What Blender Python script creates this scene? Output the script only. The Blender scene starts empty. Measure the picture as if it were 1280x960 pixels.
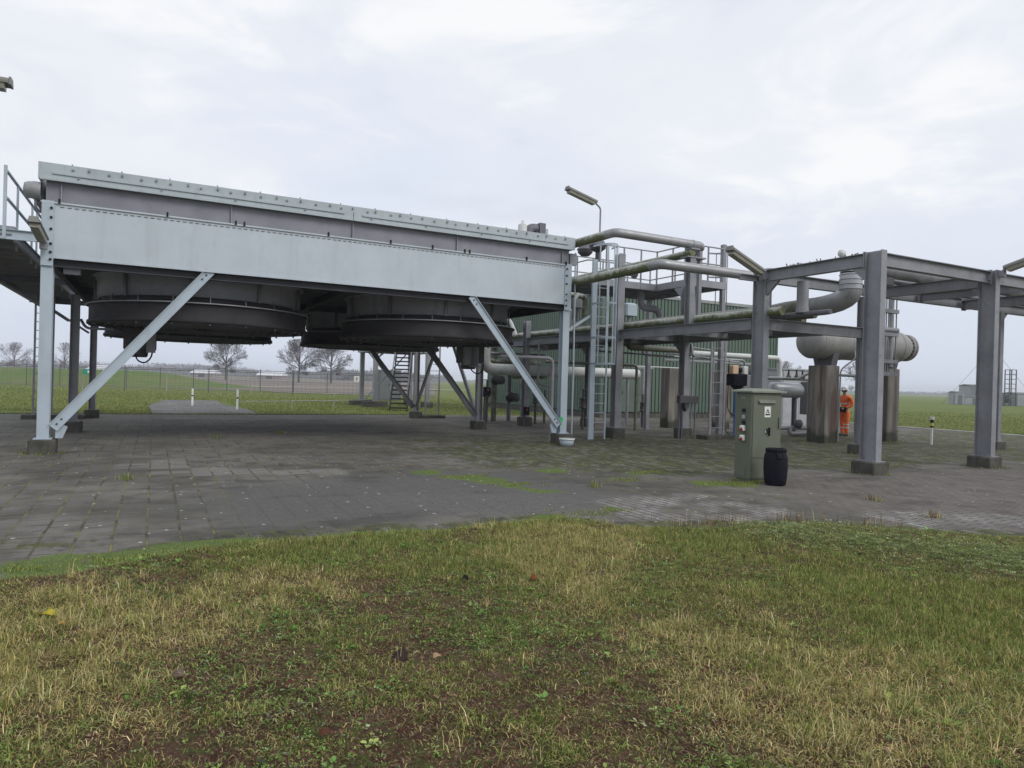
import bpy, math, random
import numpy as np
from mathutils import Vector, Matrix

random.seed(7)
RNG = np.random.default_rng(11)
scene = bpy.context.scene
COL = scene.collection
PI = math.pi

# ------------------------------------------------------------------ noise
def _hash(ix, iy, seed):
    h = (ix.astype(np.int64) * 374761393 + iy.astype(np.int64) * 668265263 + seed * 982451653) & 0xFFFFFFFF
    h = ((h ^ (h >> 13)) * 1274126177) & 0xFFFFFFFF
    h = h ^ (h >> 16)
    return (h & 0xFFFFFF) / float(0xFFFFFF)

def vnoise(x, y, seed=0):
    x = np.asarray(x, float); y = np.asarray(y, float)
    ix = np.floor(x); iy = np.floor(y)
    fx = x - ix; fy = y - iy
    fx = fx * fx * (3 - 2 * fx); fy = fy * fy * (3 - 2 * fy)
    a = _hash(ix, iy, seed); b = _hash(ix + 1, iy, seed)
    c = _hash(ix, iy + 1, seed); d = _hash(ix + 1, iy + 1, seed)
    return (a * (1 - fx) + b * fx) * (1 - fy) + (c * (1 - fx) + d * fx) * fy

def fbm(x, y, s=1.0, o=4, seed=0):
    t = 0; a = 1; n = 0
    for k in range(o):
        t = t + a * vnoise(np.asarray(x) * s + 17.3 * k, np.asarray(y) * s - 9.1 * k, seed + k)
        n += a; a *= 0.5; s *= 2.03
    return t / n

def sstep(a, b, x):
    t = np.clip((x - a) / (b - a), 0, 1)
    return t * t * (3 - 2 * t)

def blob(x, y, pts, r):
    m = np.zeros_like(np.asarray(x, float))
    for (px, py) in pts:
        m = np.maximum(m, np.exp(-((x - px) ** 2 + (y - py) ** 2) / (r * r)))
    return m

# ------------------------------------------------------------------ materials
MATS = {}
def new_mat(name):
    m = bpy.data.materials.new(name); m.use_nodes = True
    nt = m.node_tree
    b = nt.nodes['Principled BSDF']
    MATS[name] = m
    if name in ('black_plastic', 'ring_shade_paint', 'deck_shade_paint', 'ink_black', 'verge_soil', 'field_grass', 'wood_mass', 'foot_concrete', 'pier_concrete', 'concrete', 'ploughed', 'track', 'bank_green', 'path_slabs'): b.inputs['Specular IOR Level'].default_value = 0.15
    return m, nt, b

def N(nt, kind, **kw):
    n = nt.nodes.new(kind)
    for k, v in kw.items():
        setattr(n, k, v)
    return n

def mixrgb(nt, fac, a, b, mode='MIX'):
    n = nt.nodes.new('ShaderNodeMix'); n.data_type = 'RGBA'; n.blend_type = mode
    for sock, v in ((n.inputs[0], fac), (n.inputs[6], a), (n.inputs[7], b)):
        if hasattr(v, 'is_linked'):
            nt.links.new(v, sock)
        else:
            sock.default_value = v if not isinstance(v, tuple) else (*v, 1)[:4]
    return n.outputs[2]

def ramp(nt, src, p0, p1, v0=0.0, v1=1.0):
    n = nt.nodes.new('ShaderNodeMapRange'); n.interpolation_type = 'SMOOTHSTEP'
    nt.links.new(src, n.inputs[0])
    n.inputs[1].default_value = p0; n.inputs[2].default_value = p1
    n.inputs[3].default_value = v0; n.inputs[4].default_value = v1
    return n.outputs[0]

def noise(nt, scale, detail=4, stretch=None, offset=(0, 0, 0), rough=0.55):
    tc = nt.nodes.new('ShaderNodeTexCoord')
    mp = nt.nodes.new('ShaderNodeMapping')
    nt.links.new(tc.outputs['Object'], mp.inputs[0])
    mp.inputs['Scale'].default_value = stretch or (1, 1, 1)
    mp.inputs['Location'].default_value = offset
    n = nt.nodes.new('ShaderNodeTexNoise')
    n.inputs['Scale'].default_value = scale; n.inputs['Detail'].default_value = detail
    n.inputs['Roughness'].default_value = rough
    nt.links.new(mp.outputs[0], n.inputs['Vector'])
    return n.outputs[0]

def bump(nt, b, src, strength=0.2, dist=0.02):
    n = nt.nodes.new('ShaderNodeBump'); n.inputs['Strength'].default_value = strength
    n.inputs['Distance'].default_value = dist
    nt.links.new(src, n.inputs['Height']); nt.links.new(n.outputs[0], b.inputs['Normal'])

def paint(name, base, dirt=(0.08, 0.07, 0.06), amt=0.35, rough=0.55, var=0.12, streak=0.3, metal=0.0,
          rust=0.0, bmp=0.06, sc=1.0):
    """weathered paint / metal: cloudy variation, run-down streaks, specks of rust"""
    m, nt, b = new_mat(name)
    c2 = tuple(max(0, v * (1 - var * 2)) for v in base)
    c = mixrgb(nt, ramp(nt, noise(nt, 1.7 * sc, 5), 0.3, 0.7), base, c2)
    st = ramp(nt, noise(nt, 5 * sc, 5, (1, 1, 0.12), (3, 1, 7)), 0.52, 0.78, 0, streak)
    c = mixrgb(nt, st, c, dirt)
    dn = ramp(nt, noise(nt, 9 * sc, 6, None, (5, 2, 1), 0.7), 0.52, 0.75, 0, amt)
    c = mixrgb(nt, dn, c, dirt)
    if rust > 0:
        r = ramp(nt, noise(nt, 14 * sc, 6, (1, 1, 0.6), (1, 9, 4), 0.7), 0.66 - 0.1 * rust, 0.74, 0, min(1, rust + 0.3))
        c = mixrgb(nt, r, c, (0.14, 0.06, 0.03))
    nt.links.new(c, b.inputs['Base Color'])
    rr = ramp(nt, noise(nt, 6 * sc, 3), 0.2, 0.8, rough - 0.1, min(1, rough + 0.15))
    nt.links.new(rr, b.inputs['Roughness'])
    b.inputs['Metallic'].default_value = metal
    if bmp:
        bump(nt, b, noise(nt, 60 * sc, 3), bmp, 0.01)
    return m

paint('pale_paint', (0.43, 0.50, 0.56), (0.27, 0.30, 0.30), 0.25, 0.5, 0.05, 0.28)
paint('panel_paint', (0.50, 0.555, 0.605), (0.29, 0.315, 0.325), 0.18, 0.42, 0.04, 0.28, sc=0.8)
paint('fascia_paint', (0.42, 0.475, 0.50), (0.22, 0.24, 0.22), 0.40, 0.5, 0.06, 0.35)
paint('galv_mauve', (0.25, 0.25, 0.29), (0.16, 0.15, 0.16), 0.35, 0.5, 0.10, 0.25, 0.15, sc=0.8)
paint('galv_dark', (0.17, 0.17, 0.19), (0.07, 0.065, 0.065), 0.5, 0.55, 0.12, 0.35, 0.1, 0.10)
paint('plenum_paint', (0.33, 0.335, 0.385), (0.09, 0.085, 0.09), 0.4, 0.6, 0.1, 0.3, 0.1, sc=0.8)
paint('ring_shade_paint', (0.046, 0.043, 0.048), (0.04, 0.038, 0.036), 0.45, 0.65, 0.12, 0.3, 0.1, sc=0.8)  # darkened to near black so the colour holds the underside shade
paint('deck_shade_paint', (0.075, 0.075, 0.085), (0.04, 0.04, 0.04), 0.4, 0.7, 0.1, 0.2)  # galvanised deck steel in its shadowed tone, shade put into the colour
paint('galv_steel', (0.30, 0.305, 0.33), (0.16, 0.15, 0.14), 0.45, 0.52, 0.10, 0.40, 0.1, 0.12)
paint('rack_steel', (0.285, 0.29, 0.315), (0.13, 0.12, 0.11), 0.50, 0.55, 0.12, 0.45, 0.1, 0.22)
paint('dark_steel', (0.085, 0.08, 0.085), (0.05, 0.035, 0.03), 0.5, 0.6, 0.15, 0.4, 0.1, 0.3)
paint('lamp_housing', (0.22, 0.22, 0.20), (0.11, 0.11, 0.08), 0.5, 0.6, 0.1, 0.3)
paint('diffuser', (0.36, 0.35, 0.29), (0.16, 0.16, 0.09), 0.6, 0.35, 0.1, 0.3)
paint('cladding', (0.36, 0.36, 0.37), (0.17, 0.17, 0.14), 0.4, 0.42, 0.10, 0.5, 0.35)
paint('cladding_bright', (0.52, 0.53, 0.55), (0.3, 0.3, 0.3), 0.25, 0.35, 0.08, 0.35, 0.35)
paint('tank_paint', (0.34, 0.335, 0.325), (0.16, 0.155, 0.10), 0.45, 0.5, 0.10, 0.55, 0.05, 0.05, sc=0.9)
paint('white_lag', (0.62, 0.64, 0.62), (0.22, 0.25, 0.16), 0.6, 0.6, 0.08, 0.3, sc=1.5)
paint('concrete', (0.24, 0.225, 0.20), (0.10, 0.10, 0.075), 0.6, 0.9, 0.18, 0.5, 0, 0, 0.25)
paint('foot_concrete', (0.115, 0.11, 0.097), (0.045, 0.052, 0.034), 0.7, 0.95, 0.2, 0.6, 0, 0, 0.3, 2.0)
paint('kerb_concrete', (0.40, 0.39, 0.355), (0.20, 0.20, 0.15), 0.6, 0.9, 0.15, 0.2, 0, 0, 0.2)
paint('cabinet_green', (0.128, 0.143, 0.102), (0.09, 0.10, 0.07), 0.35, 0.5, 0.06, 0.3, sc=2)
paint('cabinet_lid', (0.24, 0.26, 0.21), (0.13, 0.15, 0.09), 0.6, 0.6, 0.1, 0.2, sc=2)
paint('black_plastic', (0.008, 0.009, 0.016), (0.02, 0.02, 0.02), 0.25, 0.6, 0.1, 0.2, sc=3)
paint('white_paint', (0.78, 0.79, 0.76), (0.35, 0.36, 0.28), 0.4, 0.5, 0.05, 0.3, sc=3)
paint('yellow_paint', (0.72, 0.62, 0.16), (0.3, 0.27, 0.1), 0.3, 0.5, 0.05, 0.3, sc=3)
paint('blue_paint', (0.12, 0.20, 0.42), (0.12, 0.12, 0.14), 0.4, 0.5, 0.1, 0.3, sc=3)
paint('orange_case', (0.80, 0.56, 0.38), (0.35, 0.2, 0.1), 0.2, 0.5, 0.05, 0.1)
paint('grey_case', (0.42, 0.43, 0.45), (0.2, 0.2, 0.2), 0.4, 0.5, 0.08, 0.3)
paint('kiosk_grey', (0.15, 0.16, 0.17), (0.13, 0.13, 0.13), 0.3, 0.6, 0.06, 0.3)
paint('shed_grey', (0.34, 0.36, 0.38), (0.22, 0.22, 0.23), 0.2, 0.6, 0.06, 0.2, sc=0.5)
paint('barn_roof', (0.75, 0.76, 0.78), (0.4, 0.4, 0.42), 0.2, 0.6, 0.05, 0.1, sc=0.2)
paint('barn_wall', (0.32, 0.27, 0.25), (0.2, 0.18, 0.17), 0.3, 0.8, 0.1, 0.2, sc=0.2)
paint('sign_green', (0.03, 0.30, 0.22), (0.02, 0.15, 0.1), 0.2, 0.4, 0.05, 0.1)
paint('sign_red', (0.36, 0.05, 0.045), (0.3, 0.05, 0.04), 0.2, 0.4, 0.05, 0.1)
paint('spray_green', (0.04, 0.42, 0.13), (0.1, 0.4, 0.2), 0.2, 0.6, 0.05, 0.1)
paint('orange_fabric', (1.0, 0.20, 0.05), (0.5, 0.06, 0.02), 0.25, 0.75, 0.12, 0.15, sc=5)
paint('reflective_tape', (0.62, 0.60, 0.52), (0.4, 0.38, 0.3), 0.2, 0.3, 0.05, 0.1, sc=4)
paint('skin', (0.52, 0.31, 0.23), (0.4, 0.2, 0.15), 0.2, 0.5, 0.05, 0.0, sc=6)
paint('helmet_white', (0.82, 0.83, 0.84), (0.6, 0.6, 0.6), 0.1, 0.3, 0.02, 0.0, sc=4)
paint('boot_black', (0.02, 0.018, 0.018), (0.05, 0.04, 0.03), 0.3, 0.6, 0.1, 0.0, sc=6)
paint('hair_brown', (0.05, 0.03, 0.02), (0.03, 0.02, 0.01), 0.3, 0.7, 0.1, 0.0, sc=6)
paint('ink_black', (0.02, 0.02, 0.02), (0.05, 0.05, 0.05), 0.2, 0.6, 0.05, 0.0)
paint('bark', (0.135, 0.12, 0.11), (0.07, 0.07, 0.06), 0.5, 0.95, 0.15, 0.2)
paint('twig', (0.115, 0.10, 0.10), (0.09, 0.075, 0.07), 0.4, 0.95, 0.15, 0.1)
paint('fence_dark', (0.10, 0.105, 0.11), (0.06, 0.05, 0.05), 0.4, 0.6, 0.1, 0.2)
paint('fence_pale', (0.30, 0.315, 0.29), (0.25, 0.25, 0.2), 0.4, 0.6, 0.1, 0.2)
paint('hall_roof', (0.30, 0.32, 0.31), (0.17, 0.18, 0.16), 0.4, 0.6, 0.08, 0.3)
paint('rotor_grey', (0.20, 0.20, 0.21), (0.1, 0.1, 0.1), 0.4, 0.5, 0.1, 0.2)

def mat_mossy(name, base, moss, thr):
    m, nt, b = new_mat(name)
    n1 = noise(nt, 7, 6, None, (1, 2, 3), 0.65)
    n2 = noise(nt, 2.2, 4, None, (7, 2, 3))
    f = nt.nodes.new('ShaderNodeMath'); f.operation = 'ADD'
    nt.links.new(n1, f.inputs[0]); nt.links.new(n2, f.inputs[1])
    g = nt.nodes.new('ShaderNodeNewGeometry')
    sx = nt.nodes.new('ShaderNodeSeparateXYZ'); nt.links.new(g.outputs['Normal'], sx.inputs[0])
    # moss colour gains on the flanks and underside; the crown of the pipe stays pale
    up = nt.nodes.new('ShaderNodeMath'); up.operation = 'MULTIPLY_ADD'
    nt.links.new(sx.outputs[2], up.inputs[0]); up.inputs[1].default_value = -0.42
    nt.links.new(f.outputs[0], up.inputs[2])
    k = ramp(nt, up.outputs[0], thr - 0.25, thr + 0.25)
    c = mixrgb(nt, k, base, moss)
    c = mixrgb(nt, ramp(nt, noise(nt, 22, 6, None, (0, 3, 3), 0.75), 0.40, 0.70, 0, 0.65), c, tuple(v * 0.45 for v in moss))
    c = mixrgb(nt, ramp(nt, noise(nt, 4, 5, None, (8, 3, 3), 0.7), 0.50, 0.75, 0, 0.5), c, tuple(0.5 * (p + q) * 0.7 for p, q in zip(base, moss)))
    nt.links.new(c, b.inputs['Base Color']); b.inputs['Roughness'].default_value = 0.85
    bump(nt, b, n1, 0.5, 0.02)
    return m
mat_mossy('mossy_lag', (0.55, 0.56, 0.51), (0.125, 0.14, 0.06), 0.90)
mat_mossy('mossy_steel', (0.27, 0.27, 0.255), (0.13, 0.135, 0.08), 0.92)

def mat_pier():
    m, nt, b = new_mat('pier_concrete')
    a = ramp(nt, noise(nt, 4.5, 5, (1, 1, 0.08)), 0.35, 0.65)
    c = mixrgb(nt, a, (0.29, 0.27, 0.24), (0.14, 0.125, 0.113))
    r = ramp(nt, noise(nt, 3.2, 5, (1, 1, 0.10), (4, 4, 1)), 0.53, 0.66, 0, 0.8)
    c = mixrgb(nt, r, c, (0.118, 0.066, 0.057))
    w = ramp(nt, noise(nt, 6.5, 5, (1, 1, 0.07), (9, 1, 1)), 0.58, 0.72, 0, 0.5)
    c = mixrgb(nt, w, c, (0.38, 0.36, 0.325))
    tc = nt.nodes.new('ShaderNodeTexCoord'); s = nt.nodes.new('ShaderNodeSeparateXYZ')
    nt.links.new(tc.outputs['Object'], s.inputs[0])
    ad = nt.nodes.new('ShaderNodeMath'); ad.operation = 'ADD'
    nt.links.new(s.outputs[2], ad.inputs[0]); nt.links.new(noise(nt, 2.5, 4), ad.inputs[1])
    al = ramp(nt, ad.outputs[0], 0.65, 1.0, 0.85, 0)
    c = mixrgb(nt, al, c, (0.05, 0.055, 0.035))       # damp algae band at the foot
    nt.links.new(c, b.inputs['Base Color']); b.inputs['Roughness'].default_value = 0.9
    bump(nt, b, noise(nt, 25, 5), 0.3, 0.02)
mat_pier()

def mat_hall():
    m, nt, b = new_mat('hall_green')
    c = mixrgb(nt, ramp(nt, noise(nt, 0.6, 4), 0.3, 0.7), (0.100, 0.148, 0.112), (0.078, 0.122, 0.092))
    c = mixrgb(nt, ramp(nt, noise(nt, 3, 5, (1, 1, 0.15)), 0.55, 0.75, 0, 0.5), c, (0.10, 0.115, 0.09))
    nt.links.new(c, b.inputs['Base Color']); b.inputs['Roughness'].default_value = 0.55
mat_hall()

def mat_attr_leaf(name, rough=0.6, trans=0.25):
    m, nt, b = new_mat(name)
    at = nt.nodes.new('ShaderNodeAttribute'); at.attribute_name = 'col'
    nt.links.new(at.outputs['Color'], b.inputs['Base Color'])
    b.inputs['Roughness'].default_value = rough
    b.inputs['Specular IOR Level'].default_value = 0.08
    tr = nt.nodes.new('ShaderNodeBsdfTranslucent'); nt.links.new(at.outputs['Color'], tr.inputs[0])
    mx = nt.nodes.new('ShaderNodeMixShader'); mx.inputs[0].default_value = trans
    out = nt.nodes['Material Output']
    nt.links.new(b.outputs[0], mx.inputs[1]); nt.links.new(tr.outputs[0], mx.inputs[2])
    nt.links.new(mx.outputs[0], out.inputs[0])
    return m
mat_attr_leaf('leaf_blade', 0.55, 0.33)
mat_attr_leaf('fallen', 0.7, 0.15)

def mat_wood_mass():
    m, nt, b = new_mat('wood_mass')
    c = mixrgb(nt, ramp(nt, noise(nt, 0.03, 4), 0.35, 0.65), (0.27, 0.25, 0.285), (0.21, 0.205, 0.215))  # lightened lilac tone: distance haze partly put into the colour
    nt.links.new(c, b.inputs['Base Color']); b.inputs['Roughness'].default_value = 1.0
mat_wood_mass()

def attr_mask(nt, name):
    a = nt.nodes.new('ShaderNodeAttribute'); a.attribute_name = name
    return a.outputs['Fac']

def mat_pavement():
    m, nt, b = new_mat('pavement')
    tc = nt.nodes.new('ShaderNodeTexCoord')
    sx = nt.nodes.new('ShaderNodeSeparateXYZ'); nt.links.new(tc.outputs['Object'], sx.inputs[0])
    cb = nt.nodes.new('ShaderNodeCombineXYZ')
    # slight wobble so the joints are not ruler straight
    wob = nt.nodes.new('ShaderNodeMath'); wob.operation = 'MULTIPLY_ADD'
    nt.links.new(noise(nt, 1.2, 2), wob.inputs[0]); wob.inputs[1].default_value = 0.045
    nt.links.new(sx.outputs[0], wob.inputs[2])
    nt.links.new(sx.outputs[1], cb.inputs[0]); nt.links.new(wob.outputs[0], cb.inputs[1])
    def bricks(w, h, mortar, seedv):
        n = nt.nodes.new('ShaderNodeTexBrick'); n.offset = 0.5
        nt.links.new(cb.outputs[0], n.inputs['Vector'])
        n.inputs['Scale'].default_value = 1.0
        n.inputs['Brick Width'].default_value = w; n.inputs['Row Height'].default_value = h
        n.inputs['Mortar Size'].default_value = mortar; n.inputs['Mortar Smooth'].default_value = 0.3
        n.inputs['Color1'].default_value = (0, 0, 0, 1); n.inputs['Color2'].default_value = (1, 1, 1, 1)
        n.inputs['Mortar'].default_value = (0.5, 0.5, 0.5, 1)
        return n
    t30 = bricks(0.3, 0.3, 0.014, 0)
    t10 = bricks(0.26, 0.13, 0.010, 0)
    big = noise(nt, 0.35, 5, None, (3, 3, 0)); mid = noise(nt, 2.2, 6, None, (1, 5, 0), 0.65)
    fine = noise(nt, 45, 5, None, (0, 0, 0), 0.75); grit = noise(nt, 160, 2)
    # slab colour
    c = mixrgb(nt, ramp(nt, big, 0.40, 0.60), (0.190, 0.180, 0.160), (0.097, 0.091, 0.080))
    c = mixrgb(nt, ramp(nt, mid, 0.42, 0.66, 0, 0.75), c, (0.070, 0.067, 0.061))
    tone = nt.nodes.new('ShaderNodeSeparateColor'); nt.links.new(t30.outputs['Color'], tone.inputs[0])
    c = mixrgb(nt, ramp(nt, tone.outputs[0], 0.0, 1.0, 0.0, 0.28), c, (0.205, 0.196, 0.185))
    # bright cleaner slabs
    lp = attr_mask(nt, 'lightslab')
    c = mixrgb(nt, lp, c, (0.27, 0.262, 0.245))
    # joints filled with moss / pale sand
    jm = mixrgb(nt, ramp(nt, noise(nt, 1.6, 4), 0.4, 0.6), (0.215, 0.205, 0.085), (0.075, 0.072, 0.050))
    jf = nt.nodes.new('ShaderNodeMath'); jf.operation = 'MULTIPLY'
    nt.links.new(t30.outputs['Fac'], jf.inputs[0])
    nt.links.new(ramp(nt, noise(nt, 3.5, 5, None, (2, 8, 0), 0.7), 0.34, 0.55, 0.10, 1.0), jf.inputs[1])
    nj = nt.nodes.new('ShaderNodeMath'); nj.operation = 'MULTIPLY'
    nt.links.new(jf.outputs[0], nj.inputs[0]); nt.links.new(attr_mask(nt, 'tiles'), nj.inputs[1])
    c = mixrgb(nt, nj.outputs[0], c, jm)
    # asphalt patch: fine aggregate
    asp = mixrgb(nt, ramp(nt, fine, 0.30, 0.72), (0.066, 0.064, 0.060), (0.225, 0.218, 0.205))
    asp = mixrgb(nt, ramp(nt, big, 0.3, 0.7, 0, 0.4), asp, (0.085, 0.082, 0.08))
    c = mixrgb(nt, attr_mask(nt, 'asphalt'), c, asp)
    # reddish brick paving
    red = mixrgb(nt, ramp(nt, mid, 0.3, 0.7), (0.120, 0.106, 0.097), (0.215, 0.194, 0.178))
    red = mixrgb(nt, t10.outputs['Fac'], red, (0.085, 0.075, 0.062))
    c = mixrgb(nt, attr_mask(nt, 'red'), c, red)
    # pale clinker path, individually visible bricks
    lt = mixrgb(nt, ramp(nt, mid, 0.35, 0.62), (0.33, 0.315, 0.295), (0.20, 0.19, 0.175))
    tone2 = nt.nodes.new('ShaderNodeSeparateColor'); nt.links.new(t10.outputs['Color'], tone2.inputs[0])
    lt = mixrgb(nt, ramp(nt, tone2.outputs[0], 0, 1, 0, 0.45), lt, (0.19, 0.175, 0.17))
    lt = mixrgb(nt, t10.outputs['Fac'], lt, (0.045, 0.045, 0.034))
    lt = mixrgb(nt, ramp(nt, noise(nt, 8, 5, None, (2, 2, 0), 0.7), 0.55, 0.68, 0, 0.8), lt, (0.07, 0.068, 0.06))
    c = mixrgb(nt, attr_mask(nt, 'light'), c, lt)
    # moss: dull mats between stones, and bright cushions
    mo = attr_mask(nt, 'moss')
    mn = nt.nodes.new('ShaderNodeMath'); mn.operation = 'MULTIPLY_ADD'
    nt.links.new(noise(nt, 5.5, 7, None, (6, 6, 0), 0.75), mn.inputs[0]); mn.inputs[1].default_value = 1.0
    nt.links.new(mo, mn.inputs[2])
    cob = mixrgb(nt, ramp(nt, tone2.outputs[0], 0.35, 1, 0, 0.75), (0.060, 0.058, 0.052), (0.27, 0.262, 0.24))
    cob = mixrgb(nt, t10.outputs['Fac'], cob, (0.085, 0.096, 0.026))
    cob = mixrgb(nt, ramp(nt, noise(nt, 3.2, 7, None, (4, 6, 0), 0.75), 0.44, 0.58, 0, 0.92), cob, (0.105, 0.112, 0.033))
    cob = mixrgb(nt, ramp(nt, noise(nt, 6.5, 6, None, (9, 1, 0), 0.75), 0.52, 0.64, 0, 0.85), cob, (0.038, 0.037, 0.033))
    c = mixrgb(nt, ramp(nt, mn.outputs[0], 0.92, 1.12, 0, 0.9), c, cob)
    gm = attr_mask(nt, 'greenmoss')
    gn = nt.nodes.new('ShaderNodeMath'); gn.operation = 'MULTIPLY_ADD'
    nt.links.new(noise(nt, 7, 6, None, (2, 6, 0), 0.7), gn.inputs[0]); gn.inputs[1].default_value = 0.8
    nt.links.new(gm, gn.inputs[2])
    c = mixrgb(nt, ramp(nt, gn.outputs[0], 0.82, 1.02, 0, 0.9), c, mixrgb(nt, ramp(nt, noise(nt, 40, 4), 0.35, 0.65), (0.075, 0.115, 0.028), (0.16, 0.22, 0.05)))
    # lichen spots, dark damp stains, grit
    vo = nt.nodes.new('ShaderNodeTexVoronoi'); vo.inputs['Scale'].default_value = 5.2
    nt.links.new(tc.outputs['Object'], vo.inputs['Vector'])
    add = nt.nodes.new('ShaderNodeMath'); add.operation = 'MULTIPLY_ADD'
    nt.links.new(fine, add.inputs[0]); add.inputs[1].default_value = 0.12; nt.links.new(vo.outputs['Distance'], add.inputs[2])
    sp = ramp(nt, add.outputs[0], 0.15, 0.18, 1, 0)
    rs = nt.nodes.new('ShaderNodeSeparateColor'); nt.links.new(vo.outputs['Color'], rs.inputs[0])
    sm = nt.nodes.new('ShaderNodeMath'); sm.operation = 'MULTIPLY'
    nt.links.new(sp, sm.inputs[0]); nt.links.new(ramp(nt, rs.outputs[0], 0.50, 0.58), sm.inputs[1])
    c = mixrgb(nt, sm.outputs[0], c, (0.50, 0.50, 0.46))
    c = mixrgb(nt, ramp(nt, fine, 0.54, 0.72, 0, 0.55), c, (0.045, 0.044, 0.042))
    c = mixrgb(nt, ramp(nt, noise(nt, 0.9, 6, (0.5, 1, 1), (7, 3, 0), 0.7), 0.54, 0.66, 0, 0.55), c, (0.058, 0.057, 0.050))
    c = mixrgb(nt, ramp(nt, grit, 0.60, 0.72, 0, 0.45), c, (0.30, 0.29, 0.27))
    nt.links.new(c, b.inputs['Base Color'])
    b.inputs['Roughness'].default_value = 0.85
    b.inputs['Specular IOR Level'].default_value = 0.13
    h = nt.nodes.new('ShaderNodeMath'); h.operation = 'SUBTRACT'
    nt.links.new(fine, h.inputs[0]); nt.links.new(nj.outputs[0], h.inputs[1])
    h2 = nt.nodes.new('ShaderNodeMath'); h2.operation = 'MULTIPLY_ADD'
    nt.links.new(mn.outputs[0], h2.inputs[0]); h2.inputs[1].default_value = 0.9; nt.links.new(h.outputs[0], h2.inputs[2])
    bump(nt, b, h2.outputs[0], 0.9, 0.016)
mat_pavement()

def mat_soil():
    m, nt, b = new_mat('verge_soil')
    a = noise(nt, 3.0, 6, None, (0, 0, 0), 0.65); f = noise(nt, 28, 6, None, (0, 0, 0), 0.75)
    c = mixrgb(nt, ramp(nt, a, 0.35, 0.65), (0.062, 0.030, 0.020), (0.115, 0.066, 0.042))
    c = mixrgb(nt, ramp(nt, f, 0.50, 0.66, 0, 0.8), c, (0.20, 0.145, 0.08))
    c = mixrgb(nt, ramp(nt, noise(nt, 90, 3, (1, 0.3, 1), (5, 9, 0)), 0.55, 0.68, 0, 0.8), c, (0.33, 0.27, 0.16))
    c = mixrgb(nt, ramp(nt, noise(nt, 9, 5, None, (5, 5, 0)), 0.50, 0.66, 0, 0.8), c, (0.085, 0.10, 0.03))
    c = mixrgb(nt, ramp(nt, noise(nt, 55, 4, None, (5, 1, 0)), 0.58, 0.72, 0, 0.8), c, (0.028, 0.02, 0.016))
    nt.links.new(c, b.inputs['Base Color']); b.inputs['Roughness'].default_value = 0.95
    bump(nt, b, f, 1.0, 0.03)
mat_soil()

def mat_field():
    m, nt, b = new_mat('field_grass')
    n1 = noise(nt, 0.05, 5, (1, 1, 1)); n2 = noise(nt, 0.9, 6, None, (3, 1, 0), 0.7); n3 = noise(nt, 9, 5, None, (3, 4, 0), 0.75)
    c = mixrgb(nt, ramp(nt, n1, 0.35, 0.65), (0.13, 0.185, 0.042), (0.165, 0.20, 0.058))
    c = mixrgb(nt, ramp(nt, n2, 0.42, 0.68, 0, 0.8), c, (0.19, 0.175, 0.075))
    c = mixrgb(nt, ramp(nt, n3, 0.45, 0.7, 0, 0.65), c, (0.065, 0.09, 0.025))
    nt.links.new(c, b.inputs['Base Color']); b.inputs['Roughness'].default_value = 0.95
    bump(nt, b, n3, 1.0, 0.08)
mat_field()

def mat_flat(name, c1, c2, s=0.5, s2=6, rough=0.95, stretch=None):
    m, nt, b = new_mat(name)
    c = mixrgb(nt, ramp(nt, noise(nt, s, 6, stretch, (2, 1, 0), 0.65), 0.35, 0.65), c1, c2)
    c = mixrgb(nt, ramp(nt, noise(nt, s2, 5, stretch), 0.5, 0.75, 0, 0.5), c, tuple(v * 0.5 for v in c1))
    nt.links.new(c, b.inputs['Base Color']); b.inputs['Roughness'].default_value = rough
mat_flat('ploughed', (0.22, 0.185, 0.165), (0.165, 0.15, 0.125), 0.03, 0.2)
mat_flat('track', (0.40, 0.37, 0.33), (0.33, 0.31, 0.27), 0.2, 2)
mat_flat('path_slabs', (0.185, 0.18, 0.18), (0.13, 0.127, 0.125), 0.5, 3)
mat_flat('bank_green', (0.10, 0.165, 0.045), (0.15, 0.165, 0.065), 0.15, 1.2)

# ------------------------------------------------------------------ mesh builder
def V3(p): return Vector(p)

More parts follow.
